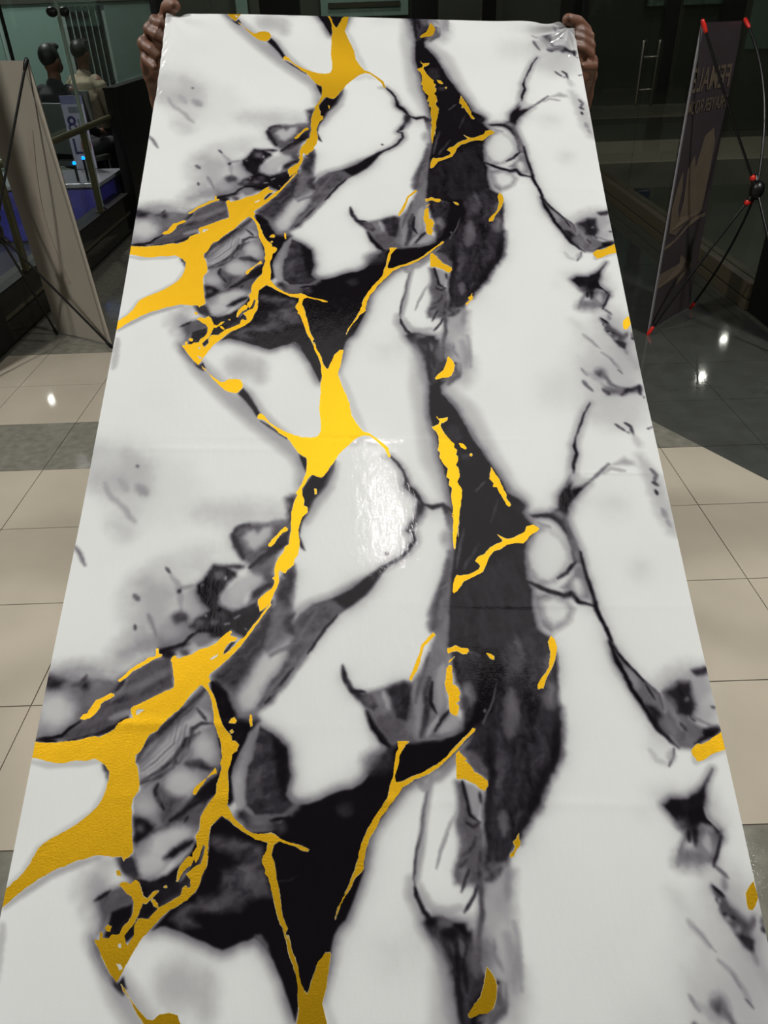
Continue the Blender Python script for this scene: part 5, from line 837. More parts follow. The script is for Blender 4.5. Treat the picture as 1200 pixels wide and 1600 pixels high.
def paint(nx,ny,GOLD,HOLES,LAYERS):
    x=np.linspace(0,600,nx);y=np.arange(ny)*PER/ny
    X,Y=np.meshgrid(x,y)
    wx=fbm(X,Y,26,1)*2.2+fbm(X,Y,7,11,4)*2.2;wy=fbm(X,Y,26,21)*2.2+fbm(X,Y,7,31,4)*2.2
    gx=fbm(X,Y,5,51,2)*.9;gy=fbm(X,Y,5,61,2)*.9
    mod=fbm(X,Y,18,71,4)
    V=np.full(X.shape,.9)
    def each(pts,m,fn,amp,Wx,Wy):
        lo=pts.min(0)-m-amp*4;hi=pts.max(0)+m+amp*4
        i0=np.clip(np.searchsorted(x,lo[0]),0,nx);i1=np.clip(np.searchsorted(x,hi[0]),0,nx)
        if i1<=i0:return
        for k in (-2,-1,0,1,2):
            j0=np.clip(np.searchsorted(y,lo[1]+k*PER),0,ny);j1=np.clip(np.searchsorted(y,hi[1]+k*PER),0,ny)
            if j1>j0:
                s=(slice(j0,j1),slice(i0,i1))
                fn(s,X[s]+amp*Wx[s],Y[s]-k*PER+amp*Wy[s],pts)
    for kind,v,so,si,al,hw,n,t in LAYERS:
        pts=dec(t)
        def fn(s,xx,yy,p):
            d=sdf(p,xx,yy,kind==0,hw)
            a=np.clip((so-d)/(so+si),0,1);a=a*a*(3-2*a)
            # ragged, cloudy print: thin the soft rim by noise
            a=np.clip(a*(1+.55*mod[s]*n*(4*a*(1-a)+.12)),0,1)*al
            V[s]=V[s]*(1-a)+v*a
        each(pts,so+hw,fn,min(1.,.25+.1*so)*n,wx,wy)
    S=np.full(X.shape,12.)
    def fg(s,xx,yy,p): S[s]=np.minimum(S[s],sdf(p,xx,yy))
    for t in GOLD: each(dec(t),12,fg,.6,gx,gy)
    def fh(s,xx,yy,p): S[s]=np.maximum(S[s],-sdf(p,xx,yy))
    for t in HOLES: each(dec(t),4,fh,.6,gx,gy)
    def blur(A,sg):
        pad=96;B=np.concatenate([A[:,:1].repeat(pad,1),A,A[:,-1:].repeat(pad,1)],1)
        fy=np.fft.fftfreq(B.shape[0])[:,None];fx=np.fft.rfftfreq(B.shape[1])[None]
        return np.fft.irfft2(np.fft.rfft2(B)*np.exp(-2*(np.pi*sg)**2*(fx*fx+fy*fy)),B.shape)[:,pad:-pad]
    st=fbm(X*.9+Y*.55+wx*2,(Y*1.0)+wy*2,9,91,4);rg=1-2*np.abs(fbm(X+wx*3,Y+wy*3,13,131,4))
    gr=np.clip((.62-V)/.3,0,1)*np.clip((V-.07)/.1,0,1)
    vs=fbm(X+wx*2,Y*.28+wx,6,151,4);rt=np.clip((X-330)/60,0,1)
    V=V+gr*((st*(1-rt)+vs*rt)*.12-.10*np.clip(rg-.55,0,1)+.005)
    V=blur(V,.5)
    ink=np.clip((.45-V)/.35,0,1)
    g_=600/(nx-1);hal=.42*blur(ink,4/g_)+.33*blur(ink,10/g_)
    V=V*(1-np.clip(hal*(1+.7*mod),0,.7)*np.clip((V-.3)/.4,0,1))
    V=V+fbm(X,Y,60,101,3)*.012
    return x,y,np.clip(V,.045,.95),S

SH = dict(C0=(0.00852985,1.31354,-0.0133865), a=(0.618318,-0.416145,0.771879,-1.1654,0.721334), b=(-0.0242704,-0.000572676,0.00520562), c=(-0.0546223,0.124941,-0.0428567))
def sheet_rows(n_fine, dy):
    """centre line, half-width vector and normal along the film (metres of length)"""
    S0 = 1.30
    def ang(s):
        t = min(s, S0) / S0
        A, B, Cc = SH['a'], SH['b'], SH['c']
        return (A[0] + A[1] * t + A[2] * t * t + A[3] * t ** 3 + A[4] * t ** 4, B[0] + B[1] * t + B[2] * t * t, Cc[0] + Cc[1] * t + Cc[2] * t * t)
    rows = []; p = np.array(SH['C0'], float) + [0, 0, EYE]; s = 0.
    steps = [dy] * n_fine; extra = 0.
    tail = [.02] * 60
    for k, st in enumerate([0.] + steps + tail):
        if k > n_fine: extra += st
        a, b, c = ang(s)
        a = a + min(1., extra / .22) * (math.pi / 2 - a)
        d = np.array([math.sin(b), -math.cos(a) * math.cos(b), -math.sin(a) * math.cos(b)])
        if k: p = p + (d + d0) / 2 * st
        s += st; d0 = d
        W = np.array([math.cos(c), 0, math.sin(c)]); W = W - d * W.dot(d); W /= np.linalg.norm(W)
        n = np.cross(W, d); n = n if n[2] > 0 or k > n_fine else -n
        if k > n_fine: n = np.array([0, abs(n[1]) * -1, n[2]])
        if p[2] < .012: break
        rows.append((s, p.copy(), W, n))
    return rows
NX, NYP = 641, 634
px, py, INK, FOIL = paint(NX, NYP, GOLD, HOLES, LAYERS)
rows = sheet_rows(1353, PER / NYP / 1000)
u = px / 300. - 1.
R_ = len(rows); co = np.empty((R_, NX, 3)); ink = np.empty((R_, NX)); foil = np.empty((R_, NX))
rng = np.random.RandomState(3)
for j, (s, p, W, n) in enumerate(rows):
    mm = s * 1000.
    fj = (mm % PER) / PER * NYP; j0 = int(fj) % NYP; w = fj - int(fj); j1 = (j0 + 1) % NYP
    ink[j] = INK[j0] * (1 - w) + INK[j1] * w; foil[j] = FOIL[j0] * (1 - w) + FOIL[j1] * w
    x = px
    # slack and creases of the film: crosswise waves, crumples round the gripped corners, edges rolled back where held
    z = .0011 * np.sin(mm / 31. + .6 * np.sin(x / 90.)) * np.exp(-((mm - 80) / 140.) ** 2) + .0006 * np.sin(mm / 47. + x / 160.)
    dl, dr = np.hypot(x - 8, mm - 6), np.hypot(x - 590, mm - 8)
    env = np.exp(-((mm - 70) / 52.) ** 4) + .8 * np.exp(-((mm - 150) / 15.) ** 2)
    z = z - .001 * (.37 + .07 * np.sin(mm / 3.1 + x / 2.) + .05 * np.sin(mm / 8.3)) * 2.2 * np.log1p(np.exp((11 - x) / 2.2)) * env
    z = z - .006 * np.exp(-((x - 17) / 9.) ** 2 - (mm / 7.) ** 2)
    ar = np.arctan2(mm - 8, 590 - x)
    z = z + .0036 * np.sin(ar * 10 + dr / 30.) * np.clip(dr / 40., 0, 1) * np.exp(-(dr / 75.) ** 2) - .007 * np.exp(-((600 - x) / 10.) ** 2) * np.exp(-((mm - 40) / 50.) ** 2)
    z = z + .0012 * np.sin(np.arctan2(mm - 6, x - 8 + 1e-6) * 8) * np.clip(dl / 40., 0, 1) * np.exp(-(dl / 70.) ** 2)
    for cx, cy, lx, ly, h in ((330, 712, 190, 3, .0005), (480, 905, 150, 4, .0006), (560, 760, 60, 2.5, .0009), (90, 720, 120, 4, .0005), (420, 1080, 260, 5, .0006), (120, 1010, 160, 5, .0005), (480, 330, 160, 5, .0006)):
        z = z + (.45 * h) * np.exp(-((mm - cy - (x - cx) * .03) / ly) ** 2 - ((x - cx) / lx) ** 2)
    co[j] = p[None] + W[None] * (u * .3)[:, None] + n[None] * z[:, None]
me = bpy.data.meshes.new('marble_film')
nv = R_ * NX; idx = np.arange(nv).reshape(R_, NX)
quads = np.stack([idx[:-1, :-1], idx[1:, :-1], idx[1:, 1:], idx[:-1, 1:]], -1).reshape(-1, 4)
me.vertices.add(nv); me.vertices.foreach_set('co', co.astype(np.float32).ravel())
me.loops.add(quads.size); me.loops.foreach_set('vertex_index', quads.astype(np.int32).ravel())
me.polygons.add(len(quads)); me.polygons.foreach_set('loop_start', np.arange(0, quads.size, 4, dtype=np.int32))
me.update(calc_edges=True); me.validate()
me.polygons.foreach_set('use_smooth', np.ones(len(me.polygons), bool))
for nm, A in (('ink', ink), ('foil', foil)):
    at_ = me.attributes.new(nm, 'FLOAT', 'POINT'); at_.data.foreach_set('value', A.astype(np.float32).ravel())
uvm = np.empty((R_, NX, 3), np.float32); uvm[..., 0] = px[None] / 1000.; uvm[..., 1] = np.array([r[0] for r in rows])[:, None]; uvm[..., 2] = 0
at_ = me.attributes.new('film', 'FLOAT_VECTOR', 'POINT'); at_.data.foreach_set('vector', uvm.ravel())
fm = bpy.data.materials.new('printed_film'); fm.use_nodes = True; nt = fm.node_tree; bs = nt.nodes['Principled BSDF']; lk = nt.links.new
def node(tp, **kw):
    n = nt.nodes.new(tp)
    for k, v in kw.items(): setattr(n, k, v)
    return n
def attr(nm):
    n = node('ShaderNodeAttribute'); n.attribute_name = nm; return n
a_ink, a_foil, a_film = attr('ink'), attr('foil'), attr('film')
ramp = node('ShaderNodeValToRGB'); er = ramp.color_ramp; er.interpolation = 'LINEAR'
stops = [(0.0, (8, 6, 8)), (.08, (20, 17, 21)), (.2, (49, 46, 52)), (.35, (86, 83, 89)), (.5, (122, 120, 125)), (.65, (160, 160, 162)), (.8, (190, 191, 190)), (.9, (215, 217, 215)), (1., (226, 228, 226))]
er.elements[0].position, er.elements[0].color = stops[0][0], srgb(*stops[0][1])
er.elements[1].position, er.elements[1].color = stops[-1][0], srgb(*stops[-1][1])
for q, c in stops[1:-1]:
    e = er.elements.new(q); e.color = srgb(*c)
lk(a_ink.outputs['Fac'], ramp.inputs[0])
nz = node('ShaderNodeTexNoise'); nz.inputs['Scale'].default_value = 420; nz.inputs['Detail'].default_value = 2; lk(a_film.outputs['Vector'], nz.inputs['Vector'])
jag = node('ShaderNodeMath', operation='MULTIPLY_ADD'); jag.inputs[1].default_value = 1.1; jag.inputs[2].default_value = -.55; lk(nz.outputs['Fac'], jag.inputs[0])
sd = node('ShaderNodeMath', operation='ADD'); lk(a_foil.outputs['Fac'], sd.inputs[0]); lk(jag.outputs[0], sd.inputs[1])
msk = node('ShaderNodeMapRange'); msk.inputs[1].default_value = .10; msk.inputs[2].default_value = -.10; lk(sd.outputs[0], msk.inputs[0])
mixc = node('ShaderNodeMix', data_type='RGBA'); mixc.inputs[7].default_value = srgb(*GOLD_RGB)
rim = node('ShaderNodeMapRange'); rim.inputs[1].default_value = .55; rim.inputs[2].default_value = .2; lk(sd.outputs[0], rim.inputs[0])
nz3 = node('ShaderNodeTexNoise'); nz3.inputs['Scale'].default_value = 55; lk(a_film.outputs['Vector'], nz3.inputs['Vector'])
rk = node('ShaderNodeMapRange'); rk.inputs[1].default_value = .42; rk.inputs[2].default_value = .6; rk.inputs[3].default_value = 0; rk.inputs[4].default_value = .75; lk(nz3.outputs['Fac'], rk.inputs[0])
rm = node('ShaderNodeMath', operation='MULTIPLY'); lk(rim.outputs[0], rm.inputs[0]); lk(rk.outputs[0], rm.inputs[1])
mixr = node('ShaderNodeMix', data_type='RGBA'); mixr.inputs[7].default_value = srgb(214, 200, 150); lk(rm.outputs[0], mixr.inputs[0]); lk(ramp.outputs[0], mixr.inputs[6])
lk(msk.outputs[0], mixc.inputs[0]); lk(mixr.outputs[2], mixc.inputs[6]); lk(mixc.outputs[2], bs.inputs['Base Color'])
mt = node('ShaderNodeMath', operation='MULTIPLY'); mt.inputs[1].default_value = .85; lk(msk.outputs[0], mt.inputs[0]); lk(mt.outputs[0], bs.inputs['Metallic'])
rg = node('ShaderNodeMix', data_type='FLOAT'); rg.inputs[2].default_value = .04; rg.inputs[3].default_value = .42; lk(msk.outputs[0], rg.inputs[0]); lk(rg.outputs[0], bs.inputs['Roughness'])
bs.inputs['Specular IOR Level'].default_value = .17
mp = node('ShaderNodeMapping'); mp.inputs['Scale'].default_value = (150, 60, 1); lk(a_film.outputs['Vector'], mp.inputs[0])
n1 = node('ShaderNodeTexNoise'); n1.inputs['Scale'].default_value = 1.; n1.inputs['Detail'].default_value = 4; lk(mp.outputs[0], n1.inputs['Vector'])
mp2 = node('ShaderNodeMapping'); mp2.inputs['Scale'].default_value = (420, 700, 1); lk(a_film.outputs['Vector'], mp2.inputs[0])
n2 = node('ShaderNodeTexNoise'); n2.inputs['Scale'].default_value = 1.; n2.inputs['Detail'].default_value = 3; lk(mp2.outputs[0], n2.inputs['Vector'])
b1 = node('ShaderNodeBump'); b1.inputs['Strength'].default_value = .5; b1.inputs['Distance'].default_value = .0004; lk(n1.outputs['Fac'], b1.inputs['Height'])
b2 = node('ShaderNodeBump'); b2.inputs['Distance'].default_value = .0007; lk(n2.outputs['Fac'], b2.inputs['Height']); lk(b1.outputs[0], b2.inputs['Normal'])
st = node('ShaderNodeMix', data_type='FLOAT'); st.inputs[2].default_value = .06; st.inputs[3].default_value = .22; lk(msk.outputs[0], st.inputs[0]); lk(st.outputs[0], b2.inputs['Strength'])
lk(b2.outputs[0], bs.inputs['Normal'])
film = link('marble_film', me, fm)
tag(film, 'long glossy film printed with black and white marble and gold veins', 'marble film')

# ------------------------------------------------------------------ roll-up style cross banners
def banner(name, BL, BR, TL, TR, hub, rear, ctrl, cap, fabric, label, hem_side, bow):
    base = [(BL[i] + BR[i]) / 2 for i in range(3)]; base[2] = 0
    t = empty(name, base, label, 'banner stand', 'cross banner stands seen from behind')
    BL, BR, TL, TR, hub, rear = map(Vector, (BL, BR, TL, TR, hub, rear))
    nrm = (BR - BL).cross(TL - BL).normalized()
    if nrm.dot(hub - BL) < 0: nrm = -nrm
    n, m_ = 12, 16
    def pt(a, b, off=0.):
        return BL.lerp(BR, a).lerp(TL.lerp(TR, a), b) + nrm * (bow * math.sin(math.pi * a) * (.4 + .6 * math.sin(math.pi * b)) + off)
    pm = MB()
    vs = [pt(a / n, b / m_) for b in range(m_ + 1) for a in range(n + 1)] + [pt(a / n, b / m_, -.0012) for b in range(m_ + 1) for a in range(n + 1)]
    K = (n + 1) * (m_ + 1)
    fs = [(b * (n + 1) + a, b * (n + 1) + a + 1, (b + 1) * (n + 1) + a + 1, (b + 1) * (n + 1) + a) for b in range(m_) for a in range(n)]
    fs2 = [tuple(K + i for i in reversed(f)) for f in fs]
    pm.add(vs, fs + fs2); panel = pm.build('panel', fabric, t, True)
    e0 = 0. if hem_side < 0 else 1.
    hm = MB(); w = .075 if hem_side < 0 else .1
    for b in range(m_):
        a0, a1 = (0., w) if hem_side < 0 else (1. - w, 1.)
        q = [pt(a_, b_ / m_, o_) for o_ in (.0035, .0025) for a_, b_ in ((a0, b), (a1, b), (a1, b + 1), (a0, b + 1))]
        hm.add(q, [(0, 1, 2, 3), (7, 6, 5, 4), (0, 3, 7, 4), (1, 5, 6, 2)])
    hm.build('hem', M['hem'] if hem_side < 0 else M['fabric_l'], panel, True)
    for P, nm, cv in ((TL, 'arm', ctrl[0]), (TR, 'arm', ctrl[1]), (BL, 'arm', ctrl[2]), (BR, 'arm', ctrl[3])):
        end = P + nrm * .012
        mid = hub.lerp(end, .5) + Vector(cv)
        arm = MB().tube(bez(hub, mid, end), .0062, 8).build('arm', M['rod'], t, True)
        d = (end - mid).normalized()
        MB().tube([end - d * .036, end - d * .015, end + d * .006], [.0085, .0105, .009], 10).build('tip_cap', cap, arm, True)
    MB().tube(bez(hub, hub.lerp(rear, .5) + Vector((0, 0, .03)), rear + Vector((0, 0, .006))), .0062, 8).build('rear_leg', M['rod'], t, True)
    hb = MB().ball(hub, (.034, .034, .045), 16, 10)
    for P in (TL, TR, BL, BR): hb.tube([hub, hub + (P - hub).normalized() * .065], .013, 10)
    hb = hb.build('hub', M['rod'], t, True)
    for P in (TL, BL, BR):
        d = (P - hub).normalized()
        MB().tube([hub + d * .058, hub + d * .066], .0135, 12).build('hub_ring', cap if cap is M['cap_red'] else M['rod'], hb, True)
    return panel, pt
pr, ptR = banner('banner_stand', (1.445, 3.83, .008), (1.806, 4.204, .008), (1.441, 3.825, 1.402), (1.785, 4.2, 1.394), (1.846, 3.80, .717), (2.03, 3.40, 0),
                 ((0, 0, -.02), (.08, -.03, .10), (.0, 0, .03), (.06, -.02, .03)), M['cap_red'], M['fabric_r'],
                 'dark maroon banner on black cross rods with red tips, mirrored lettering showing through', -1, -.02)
pl, ptL = banner('banner_stand', (-1.828, 4.15, .008), (-1.448, 3.911, .008), (-1.926, 4.24, 1.343), (-1.546, 4.0, 1.343), (-1.835, 3.80, .655), (-2.0, 3.40, 0),
                 ((0, 0, -.02), (-.02, 0, -.03), (0, 0, .03), (-.01, 0, .02)), M['rod'], M['fabric_l'],
                 'pale blank back of a banner on thin black cross rods, beside the black plinth', 1, -.03)
# the lettering and picture that show through the right banner, mirrored
WR_ = .52
def on_banner(me, x0, zs, name, m, parent=pr):
    """me: flat text mesh in its own x,y; placed mirrored with its first letter at the panel's right"""
    for v in me.vertices:
        x, y, z = v.co
        a = (x0 - x) / WR_; b = (zs + y) / 1.40
        v.co = ptR(a, b, .0035 + z)
    me.update(); return link(name, me, m, parent)
def fit_text(s, x_right, x_left, z0, h, name, m):
    me = text_mesh(s, 1.); xs = [v.co.x for v in me.vertices]; ys = [v.co.y for v in me.vertices]
    for v in me.vertices:
        v.co.x = (v.co.x - min(xs)) / (max(xs) - min(xs)) * (x_right - x_left); v.co.y = (v.co.y - min(ys)) / (max(ys) - min(ys)) * h; v.co.z *= .5
    return on_banner(me, x_right, z0, name, m)
fit_text('FEMALE', .485, .03, 1.128, .098, 'lettering', M['print'])
fit_text('PRAYER ROOM', .495, .03, 1.035, .058, 'lettering', M['print'])
def flat_shape(pts, name, m, off=.003, host=None, W=WR_, H=1.40):
    host = host or ptR
    return MB().add([host(x / W, z / H, off) for x, z in pts] + [host(x / W, z / H, off - .001) for x, z in pts],
                    [tuple(range(len(pts))), tuple(range(2 * len(pts) - 1, len(pts) - 1, -1))] + [(i, i + len(pts), (i + 1) % len(pts) + len(pts), (i + 1) % len(pts)) for i in range(len(pts))])
flat_shape([(.03, .225), (.03, .30), (.30, .30), (.30, .345), (.46, .262), (.30, .18), (.30, .225)], 'arrow', M['print']).build('arrow', M['print'], pr)
flat_shape([(.08, .50), (.06, .62), (.10, .74), (.14, .78), (.17, .70), (.16, .60), (.20, .55), (.22, .62), (.20, .78), (.26, .84), (.30, .78), (.34, .92), (.42, .95), (.46, .88), (.46, .55), (.40, .52), (.28, .505), (.18, .47)], 'emblem', M['print'], .0025).build('emblem', M['print'], pr)
crv = [(.03 + .47 * i / 16, .485 + .045 * math.tanh((i - 9) / 3.2)) for i in range(17)]
flat_shape(crv + [(x, z - .018) for x, z in reversed(crv)], 'stripe', M['print'], .0032).build('stripe', M['print'], pr)
c2 = [(.30 - .20 * math.sin(i / 14 * math.pi * .9) * .5 - .05 * i / 14, 1.05 - .75 * i / 14) for i in range(15)]
flat_shape(c2 + [(x - .05, z) for x, z in reversed(c2)], 'faint', M['print_pink'], .003, ptL, .45, 1.343).build('faint_print', M['print_pink'], pl)

# ------------------------------------------------------------------ things behind the left glass
def beyond(u_, v_, Y):
    d = _right * ((u_ - 600) / F_PX) + _down * ((v_ - 800) / F_PX) + _fw
    return Vector((0, 0, EYE)) + d * (Y / d.y)
XG = XL + .0
t = empty('handrail', (XG, 5.4, .288), 'slim dull steel handrail on the black plinth before the left glass', 'handrail')
MB().tube([(XG - .02, 4.2, .845), (XG - .02, 6.6, .845)], .021, 12).build('top_rail', M['rail'], t, True)
for y in (4.45, 5.93):
    pst = MB().box((XG - .038, y - .018, .288), (XG - .004, y + .018, .83)).build('post', M['rail'], t, bevel=.003)
    MB().box((XG - .046, y - .04, .288), (XG + .0, y + .04, .298)).build('post_foot', M['rail'], pst)
# violet draped counter
t = empty('display_counter', (-2.75, 6.6, 0), 'violet draped counter with pale top behind the left glass', 'counter')
MB().box((-3.3, 6.3, 0), (-2.15, 6.9, .40)).build('drape', M['blue'], t, bevel=.02)
MB().box((-3.33, 6.27, .40), (-2.12, 6.93, .43)).build('counter_top', M['counter'], t, bevel=.005)
for i, p in enumerate(((116, 255), (130, 247))):
    q = beyond(p[0], p[1], 6.36)
    a = empty('desk_lamp', (q.x, q.y, .43), 'small blue light on the violet counter, %s of the pair' % ('left and nearer' if i == 0 else 'right'), 'light')
    MB().box((q.x - .008, q.y - .008, .43), (q.x + .008, q.y + .008, q.z - .01)).build('stem', M['darkmetal'], a)
    MB().ball(q, .014, 12, 8).build('bulb', M['led'], a, True)
# poster stand with a big purple figure
Yp = 6.95
c00, c10, c11, c01 = beyond(117, 250, Yp), beyond(141, 246, Yp), beyond(122, 146, Yp), beyond(92, 150, Yp)
t = empty('poster_stand', ((c00.x + c10.x) / 2, Yp, .43), 'white poster with a lavender top and large purple characters seen past the handrail', 'poster')
x0, x1 = c01.x, c11.x + .02; z0, z1 = c00.z - .02, c01.z
MB().box((x0, Yp, .43), (x1, Yp + .01, z1)).build('board', M['poster'], t)
MB().box((x0, Yp - .002, z1 - .06), (x1, Yp - .0005, z1)).build('header', M['lavender'], t)
MB().box((x0 + .05, Yp - .002, z1 - .125), (x1 - .03, Yp - .0005, z1 - .08)).build('text_block', M['greyprint'], t)
MB().box((x1 - .075, Yp - .002, z1 - .30), (x1 - .06, Yp - .0005, z1 - .17)).box((x1 - .05, Yp - .002, z1 - .29), (x1 - .035, Yp - .0005, z1 - .16)).build('grey_figures', M['greyprint'], t)
MB().box((x1 - .09, Yp - .002, z1 - .40), (x1 - .01, Yp - .0005, z1 - .34)).build('salmon_block', M['red_print'], t)
for s_, zz in (('8', z1 - .265), ('L', z1 - .43)):
    me = text_mesh(s_, .17)
    for v in me.vertices: v.co = (x0 + .015 + v.co.x * .95, Yp - .002 - v.co.z, zz + v.co.y)
    me.update(); link('purple_figure', me, M['purple'], t)
# lit teal wall panel of the shop and partition
wt = MB().box((-6.4, 9.9, 0), (-2.2, 10.0, 2.5)).build('wall_shop_left', M['wall']); tag(wt, kind='structure')
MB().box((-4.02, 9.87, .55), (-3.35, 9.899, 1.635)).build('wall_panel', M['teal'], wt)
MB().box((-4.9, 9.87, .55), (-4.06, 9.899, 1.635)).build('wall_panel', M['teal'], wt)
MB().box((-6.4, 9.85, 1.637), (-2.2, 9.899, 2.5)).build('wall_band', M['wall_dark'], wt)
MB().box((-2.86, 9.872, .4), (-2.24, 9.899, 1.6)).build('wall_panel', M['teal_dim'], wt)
for k in range(6): MB().box((-3.3 + k * .07, 9.86, 0), (-3.26 + k * .07, 9.899, 1.6)).build('wall_rib', M['darkmetal'], wt)

# ------------------------------------------------------------------ people
def seated(name, base, scale, shirt, label, turn, chair=None):
    t = empty(name, base, label, 'person')
    R = Matrix.Rotation(turn, 3, 'Z')
    q = lambda x, y, z: Vector(base) + R @ Vector((x, y, z)) * scale
    b = MB()
    b.tube([q(0, 0, .50), q(0, 0, .62), q(0, .02, .80), q(0, .02, .95), q(0, .02, 1.02)], [.15 * scale, .14 * scale, .155 * scale, .13 * scale, .06 * scale], 14)
    b.tube([q(0, .01, 1.0), q(0, .0, 1.10)], .055 * scale, 12)
    b.ball(q(0, -.01, 1.20), (.075 * scale, .095 * scale, .115 * scale)); b.ball(q(0, -.075, 1.15), (.04 * scale, .04 * scale, .05 * scale)); b.ball(q(0, -.105, 1.19), (.014 * scale, .02 * scale, .02 * scale))
    for s in (-1, 1):
        b.ball(q(s * .078, .0, 1.19), (.014 * scale, .02 * scale, .03 * scale))
        b.tube([q(s * .18, .02, .96), q(s * .23, .0, .70), q(s * .17, -.20, .62)], [.055 * scale, .045 * scale, .033 * scale], 10)
        b.tube([q(s * .17, -.20, .62), q(s * .14, -.27, .62)], [.03 * scale, .035 * scale], 8)
        for f_ in range(4): b.tube([q(s * (.155 - .015 * f_), -.27, .625), q(s * (.15 - .016 * f_), -.33 - .006 * (f_ % 3), .60)], .009 * scale, 6)
        b.tube([q(s * .11, -.25, .64), q(s * .09, -.29, .63)], .01 * scale, 6)
        b.tube([q(s * .09, .0, .47), q(s * .11, -.40, .50), q(s * .11, -.42, .25), q(s * .11, -.40, .06)], [.085 * scale, .065 * scale, .055 * scale, .04 * scale], 12)
        b.tube([q(s * .11, -.39, .04), q(s * .12, -.56, .035)], [.04 * scale, .035 * scale], 10)
    b.fused('body', M['skin'], t, .012, 2)
    c = MB()
    c.tube([q(0, 0, .50), q(0, 0, .62), q(0, .02, .80), q(0, .02, .96), q(0, .02, 1.01)], [.165 * scale, .155 * scale, .17 * scale, .15 * scale, .075 * scale], 14)
    for s in (-1, 1): c.tube([q(s * .15, .02, .97), q(s * .20, .02, .93), q(s * .235, .0, .70), q(s * .18, -.17, .63)], [.06 * scale, .066 * scale, .056 * scale, .045 * scale], 10)
    c.fused('shirt', shirt, t, .013, 2)
    l_ = MB()
    for s in (-1, 1): l_.tube([q(s * .09, .03, .47), q(s * .11, -.40, .50), q(s * .11, -.42, .25), q(s * .11, -.40, .09)], [.10 * scale, .078 * scale, .068 * scale, .055 * scale], 12)
    l_.fused('trousers', M['trousers'], t, .014, 2)
    h = MB().ball(q(0, .012, 1.235), (.085 * scale, .10 * scale, .095 * scale)).ball(q(0, -.05, 1.30), (.06 * scale, .06 * scale, .03 * scale))
    h.fused('hair', M['hair'], t, .010, 2)
    return t
def chair(base, turn, label):
    t = empty('office_chair', base, label, 'chair', 'chairs of the seated people')
    R = Matrix.Rotation(turn, 3, 'Z')
    def bx(a, b, name, m, bev=.01):
        o = MB().box(a, b)
        o.v = [tuple(Vector(base) + R @ Vector(v)) for v in o.v]
        return o.build(name, m, t, bevel=bev)
    bx((-.23, -.24, .40), (.23, .22, .445), 'seat', M['seat']); bx((-.22, .20, .50), (.22, .23, .90), 'backrest', M['seat']); bx((-.03, .21, .38), (.03, .235, .55), 'back_support', M['darkmetal'])
    for s in (-1, 1):
        for y in (-.2, .19): bx((s * .19 - .015, y - .015, 0), (s * .19 + .015, y + .015, .405), 'leg', M['darkmetal'], .004)
b1 = beyond(90, 140, 7.55); b2 = beyond(137, 140, 8.75)
chair((b1.x, 7.55, 0), math.radians(155), 'grey backed chair under the person in the dark shirt')
seated('person', (b1.x, 7.55, 0), 1.0, M['shirt'], 'person in a dark shirt seated with back turned behind the left glass', math.radians(155))
chair((b2.x, 8.78, 0), math.radians(150), 'grey backed chair under the person in the pale shirt')
seated('person', (b2.x, 8.78, 0), 1.0, M['pale_shirt'], 'person in a pale shirt seated beside the one in dark', math.radians(150))

# the person holding the film: gripping hands show past its corners, the rest stands behind it
t = empty('person', (0, 1.9, 0), 'brown skinned hands of a person gripping both top corners of the marble film', 'person')
b = MB()
def hand(sgn, fingers, thumb, palm, wrist, elbow, shoulder):
    W = lambda c: beyond(c[0], c[1], c[2])
    for ch, r in fingers:
        P = [W(c) for c in ch]
        b.tube(P, [r * 1.1, r * 1.0, r * .93, r * .8], 12)
        b.ball(P[1], r * 1.12)
    P = [W(c) for c in thumb]; b.tube(P, [.014, .0118, .0105, .0088], 12)
    for c, r in palm: b.ball(W(c), r)
    wp = W(wrist)
    for c, r in palm: b.tube([W(c), wp], [r * .9, .021], 12)
    b.tube([wp, wp.lerp(Vector(elbow), .4), Vector(elbow)], [.022, .034, .038], 14)
    b.tube([Vector(elbow), Vector(elbow).lerp(Vector(shoulder), .5), Vector(shoulder)], [.040, .046, .05], 14)
hand(-1, [([(247, 66, 1.355), (242, 33, 1.338), (254, 37, 1.324), (265, 44, 1.322)], .0084),
          ([(241, 84, 1.358), (234, 46, 1.338), (247, 55, 1.322), (258, 63, 1.318)], .0092),
          ([(234, 104, 1.352), (225, 68, 1.336), (238, 78, 1.318), (248, 88, 1.312)], .0094),
          ([(230, 112, 1.345), (228, 92, 1.334), (236, 100, 1.318), (243, 106, 1.308)], .0078)],
     [(258, 52, 1.362), (261, 25, 1.345), (262, 12, 1.328), (273, 9.5, 1.312)],
     [((236, 102, 1.362), .017), ((246, 84, 1.372), .018), ((240, 118, 1.37), .017)], (254, 152, 1.40), (-.33, 1.66, 1.10), (-.17, 1.80, 1.20))
hand(1, [([(918, 82, 1.36), (920, 58, 1.342), (908, 49, 1.326), (897, 47, 1.32)], .0080),
         ([(921, 94, 1.36), (921, 72, 1.338), (908, 62, 1.322), (897, 58, 1.316)], .0086),
         ([(922, 106, 1.356), (919, 86, 1.334), (908, 76, 1.316), (898, 74, 1.308)], .0092),
         ([(924, 118, 1.352), (926, 104, 1.34), (917, 104, 1.322), (908, 104, 1.306)], .0078)],
     [(916, 72, 1.366), (913, 50, 1.352), (902, 36, 1.334), (887, 31, 1.312)],
     [((918, 100, 1.37), .017), ((910, 92, 1.378), .018), ((918, 118, 1.368), .016)], (907, 146, 1.40), (.34, 1.66, 1.10), (.17, 1.80, 1.20))
b.tube([(0, 1.82, .66), (0, 1.83, .80), (0, 1.83, 1.0), (0, 1.82, 1.17), (0, 1.80, 1.22)], [.14, .125, .145, .13, .06], 16)
b.tube([(0, 1.80, 1.18), (0, 1.77, 1.28)], .05, 12)
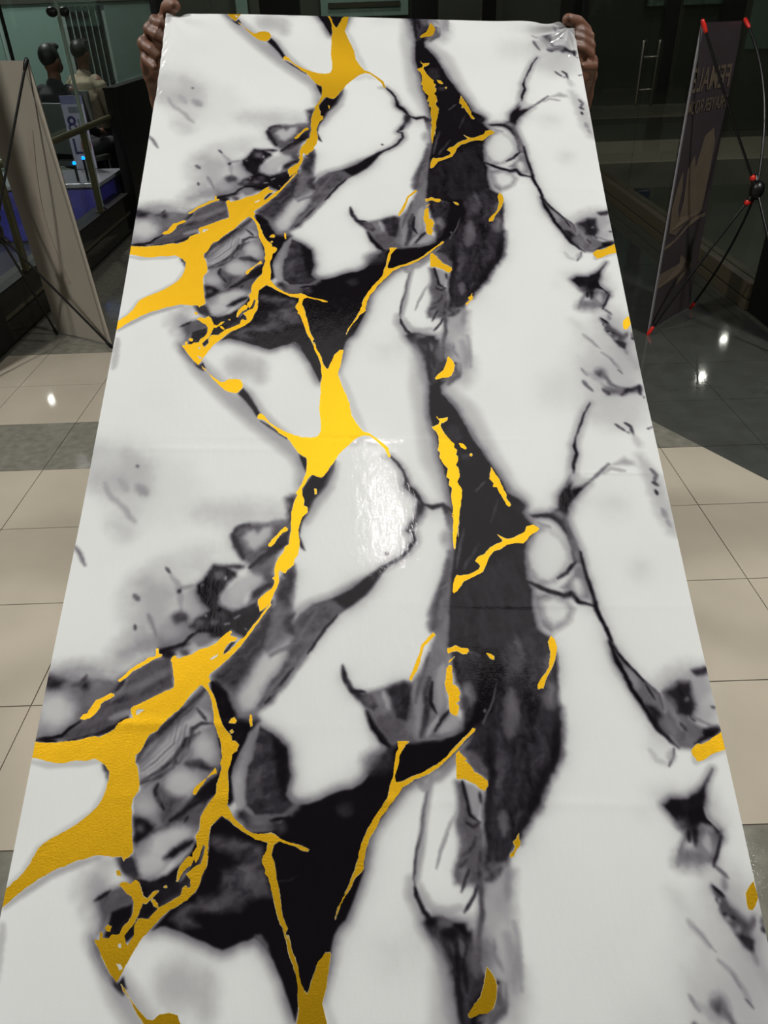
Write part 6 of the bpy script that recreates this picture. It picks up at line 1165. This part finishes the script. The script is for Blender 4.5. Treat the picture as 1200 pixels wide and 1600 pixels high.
b.ball((0, 1.745, 1.345), (.072, .09, .105)); b.ball((0, 1.68, 1.30), (.042, .04, .05)); b.ball((0, 1.652, 1.335), (.013, .02, .02)); b.ball((0, 1.655, 1.30), (.022, .012, .006))
for s in (-1, 1):
    b.ball((s * .075, 1.75, 1.34), (.012, .02, .03)); b.ball((s * .028, 1.668, 1.36), (.013, .01, .008))
    b.tube([(s * .09, 1.83, .70), (s * .10, 1.80, .40), (s * .10, 1.84, .08)], [.08, .055, .04], 12)
    b.tube([(s * .10, 1.85, .045), (s * .11, 1.68, .035)], [.042, .036], 10)
b.fused('body', M['skin'], t, .0024, 2)
c = MB().tube([(0, 1.82, .62), (0, 1.83, .80), (0, 1.83, 1.0), (0, 1.82, 1.17), (0, 1.80, 1.215)], [.155, .145, .16, .145, .07], 16)
for s in (-1, 1): c.tube([(s * .13, 1.81, 1.18), (s * .18, 1.80, 1.19), (s * .26, 1.73, 1.145), (s * .33, 1.665, 1.10)], [.062, .062, .06, .056], 12)
c.fused('shirt', M['shirt'], t, .012, 2)
l_ = MB()
for s in (-1, 1): l_.tube([(s * .085, 1.83, .70), (s * .10, 1.80, .40), (s * .10, 1.84, .10)], [.098, .072, .06], 12)
l_.fused('trousers', M['trousers'], t, .012, 2)
for s in (-1, 1): MB().tube([(s * .10, 1.86, .047), (s * .105, 1.76, .05), (s * .11, 1.66, .042)], [.046, .047, .04], 12).build('shoe', M['shoe'], t, True)
MB().ball((0, 1.765, 1.375), (.08, .09, .085)).ball((0, 1.70, 1.42), (.05, .05, .025)).fused('hair', M['hair'], t, .008, 2)

# ------------------------------------------------------------------ small things beyond the right glass
sb = MB().box((2.36, 7.05, 0), (2.47, 7.16, .075)).box((2.40, 7.10, .075), (2.43, 7.13, .085)).build('floor_socket', M['socket'], bevel=.006)
tag(sb, 'small dark blue socket box on the floor behind the right glass', 'socket box')
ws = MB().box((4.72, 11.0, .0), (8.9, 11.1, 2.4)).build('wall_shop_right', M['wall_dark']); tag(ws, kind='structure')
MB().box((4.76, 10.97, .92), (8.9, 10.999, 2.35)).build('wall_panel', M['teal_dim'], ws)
wk = MB().box((-2.6, 12.0, 0), (2.6, 12.1, 2.6)).build('wall_back_room', M['wall_dark']); tag(wk, kind='structure')
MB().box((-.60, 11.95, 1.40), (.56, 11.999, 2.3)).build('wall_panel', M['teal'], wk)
MB().box((-.50, 11.93, 1.50), (.45, 11.949, 1.56)).build('shelf_board', M['steel'], wk)
MB().box((-1.72, 11.95, .9), (-1.57, 11.999, 2.3)).build('wall_panel', M['teal'], wk)
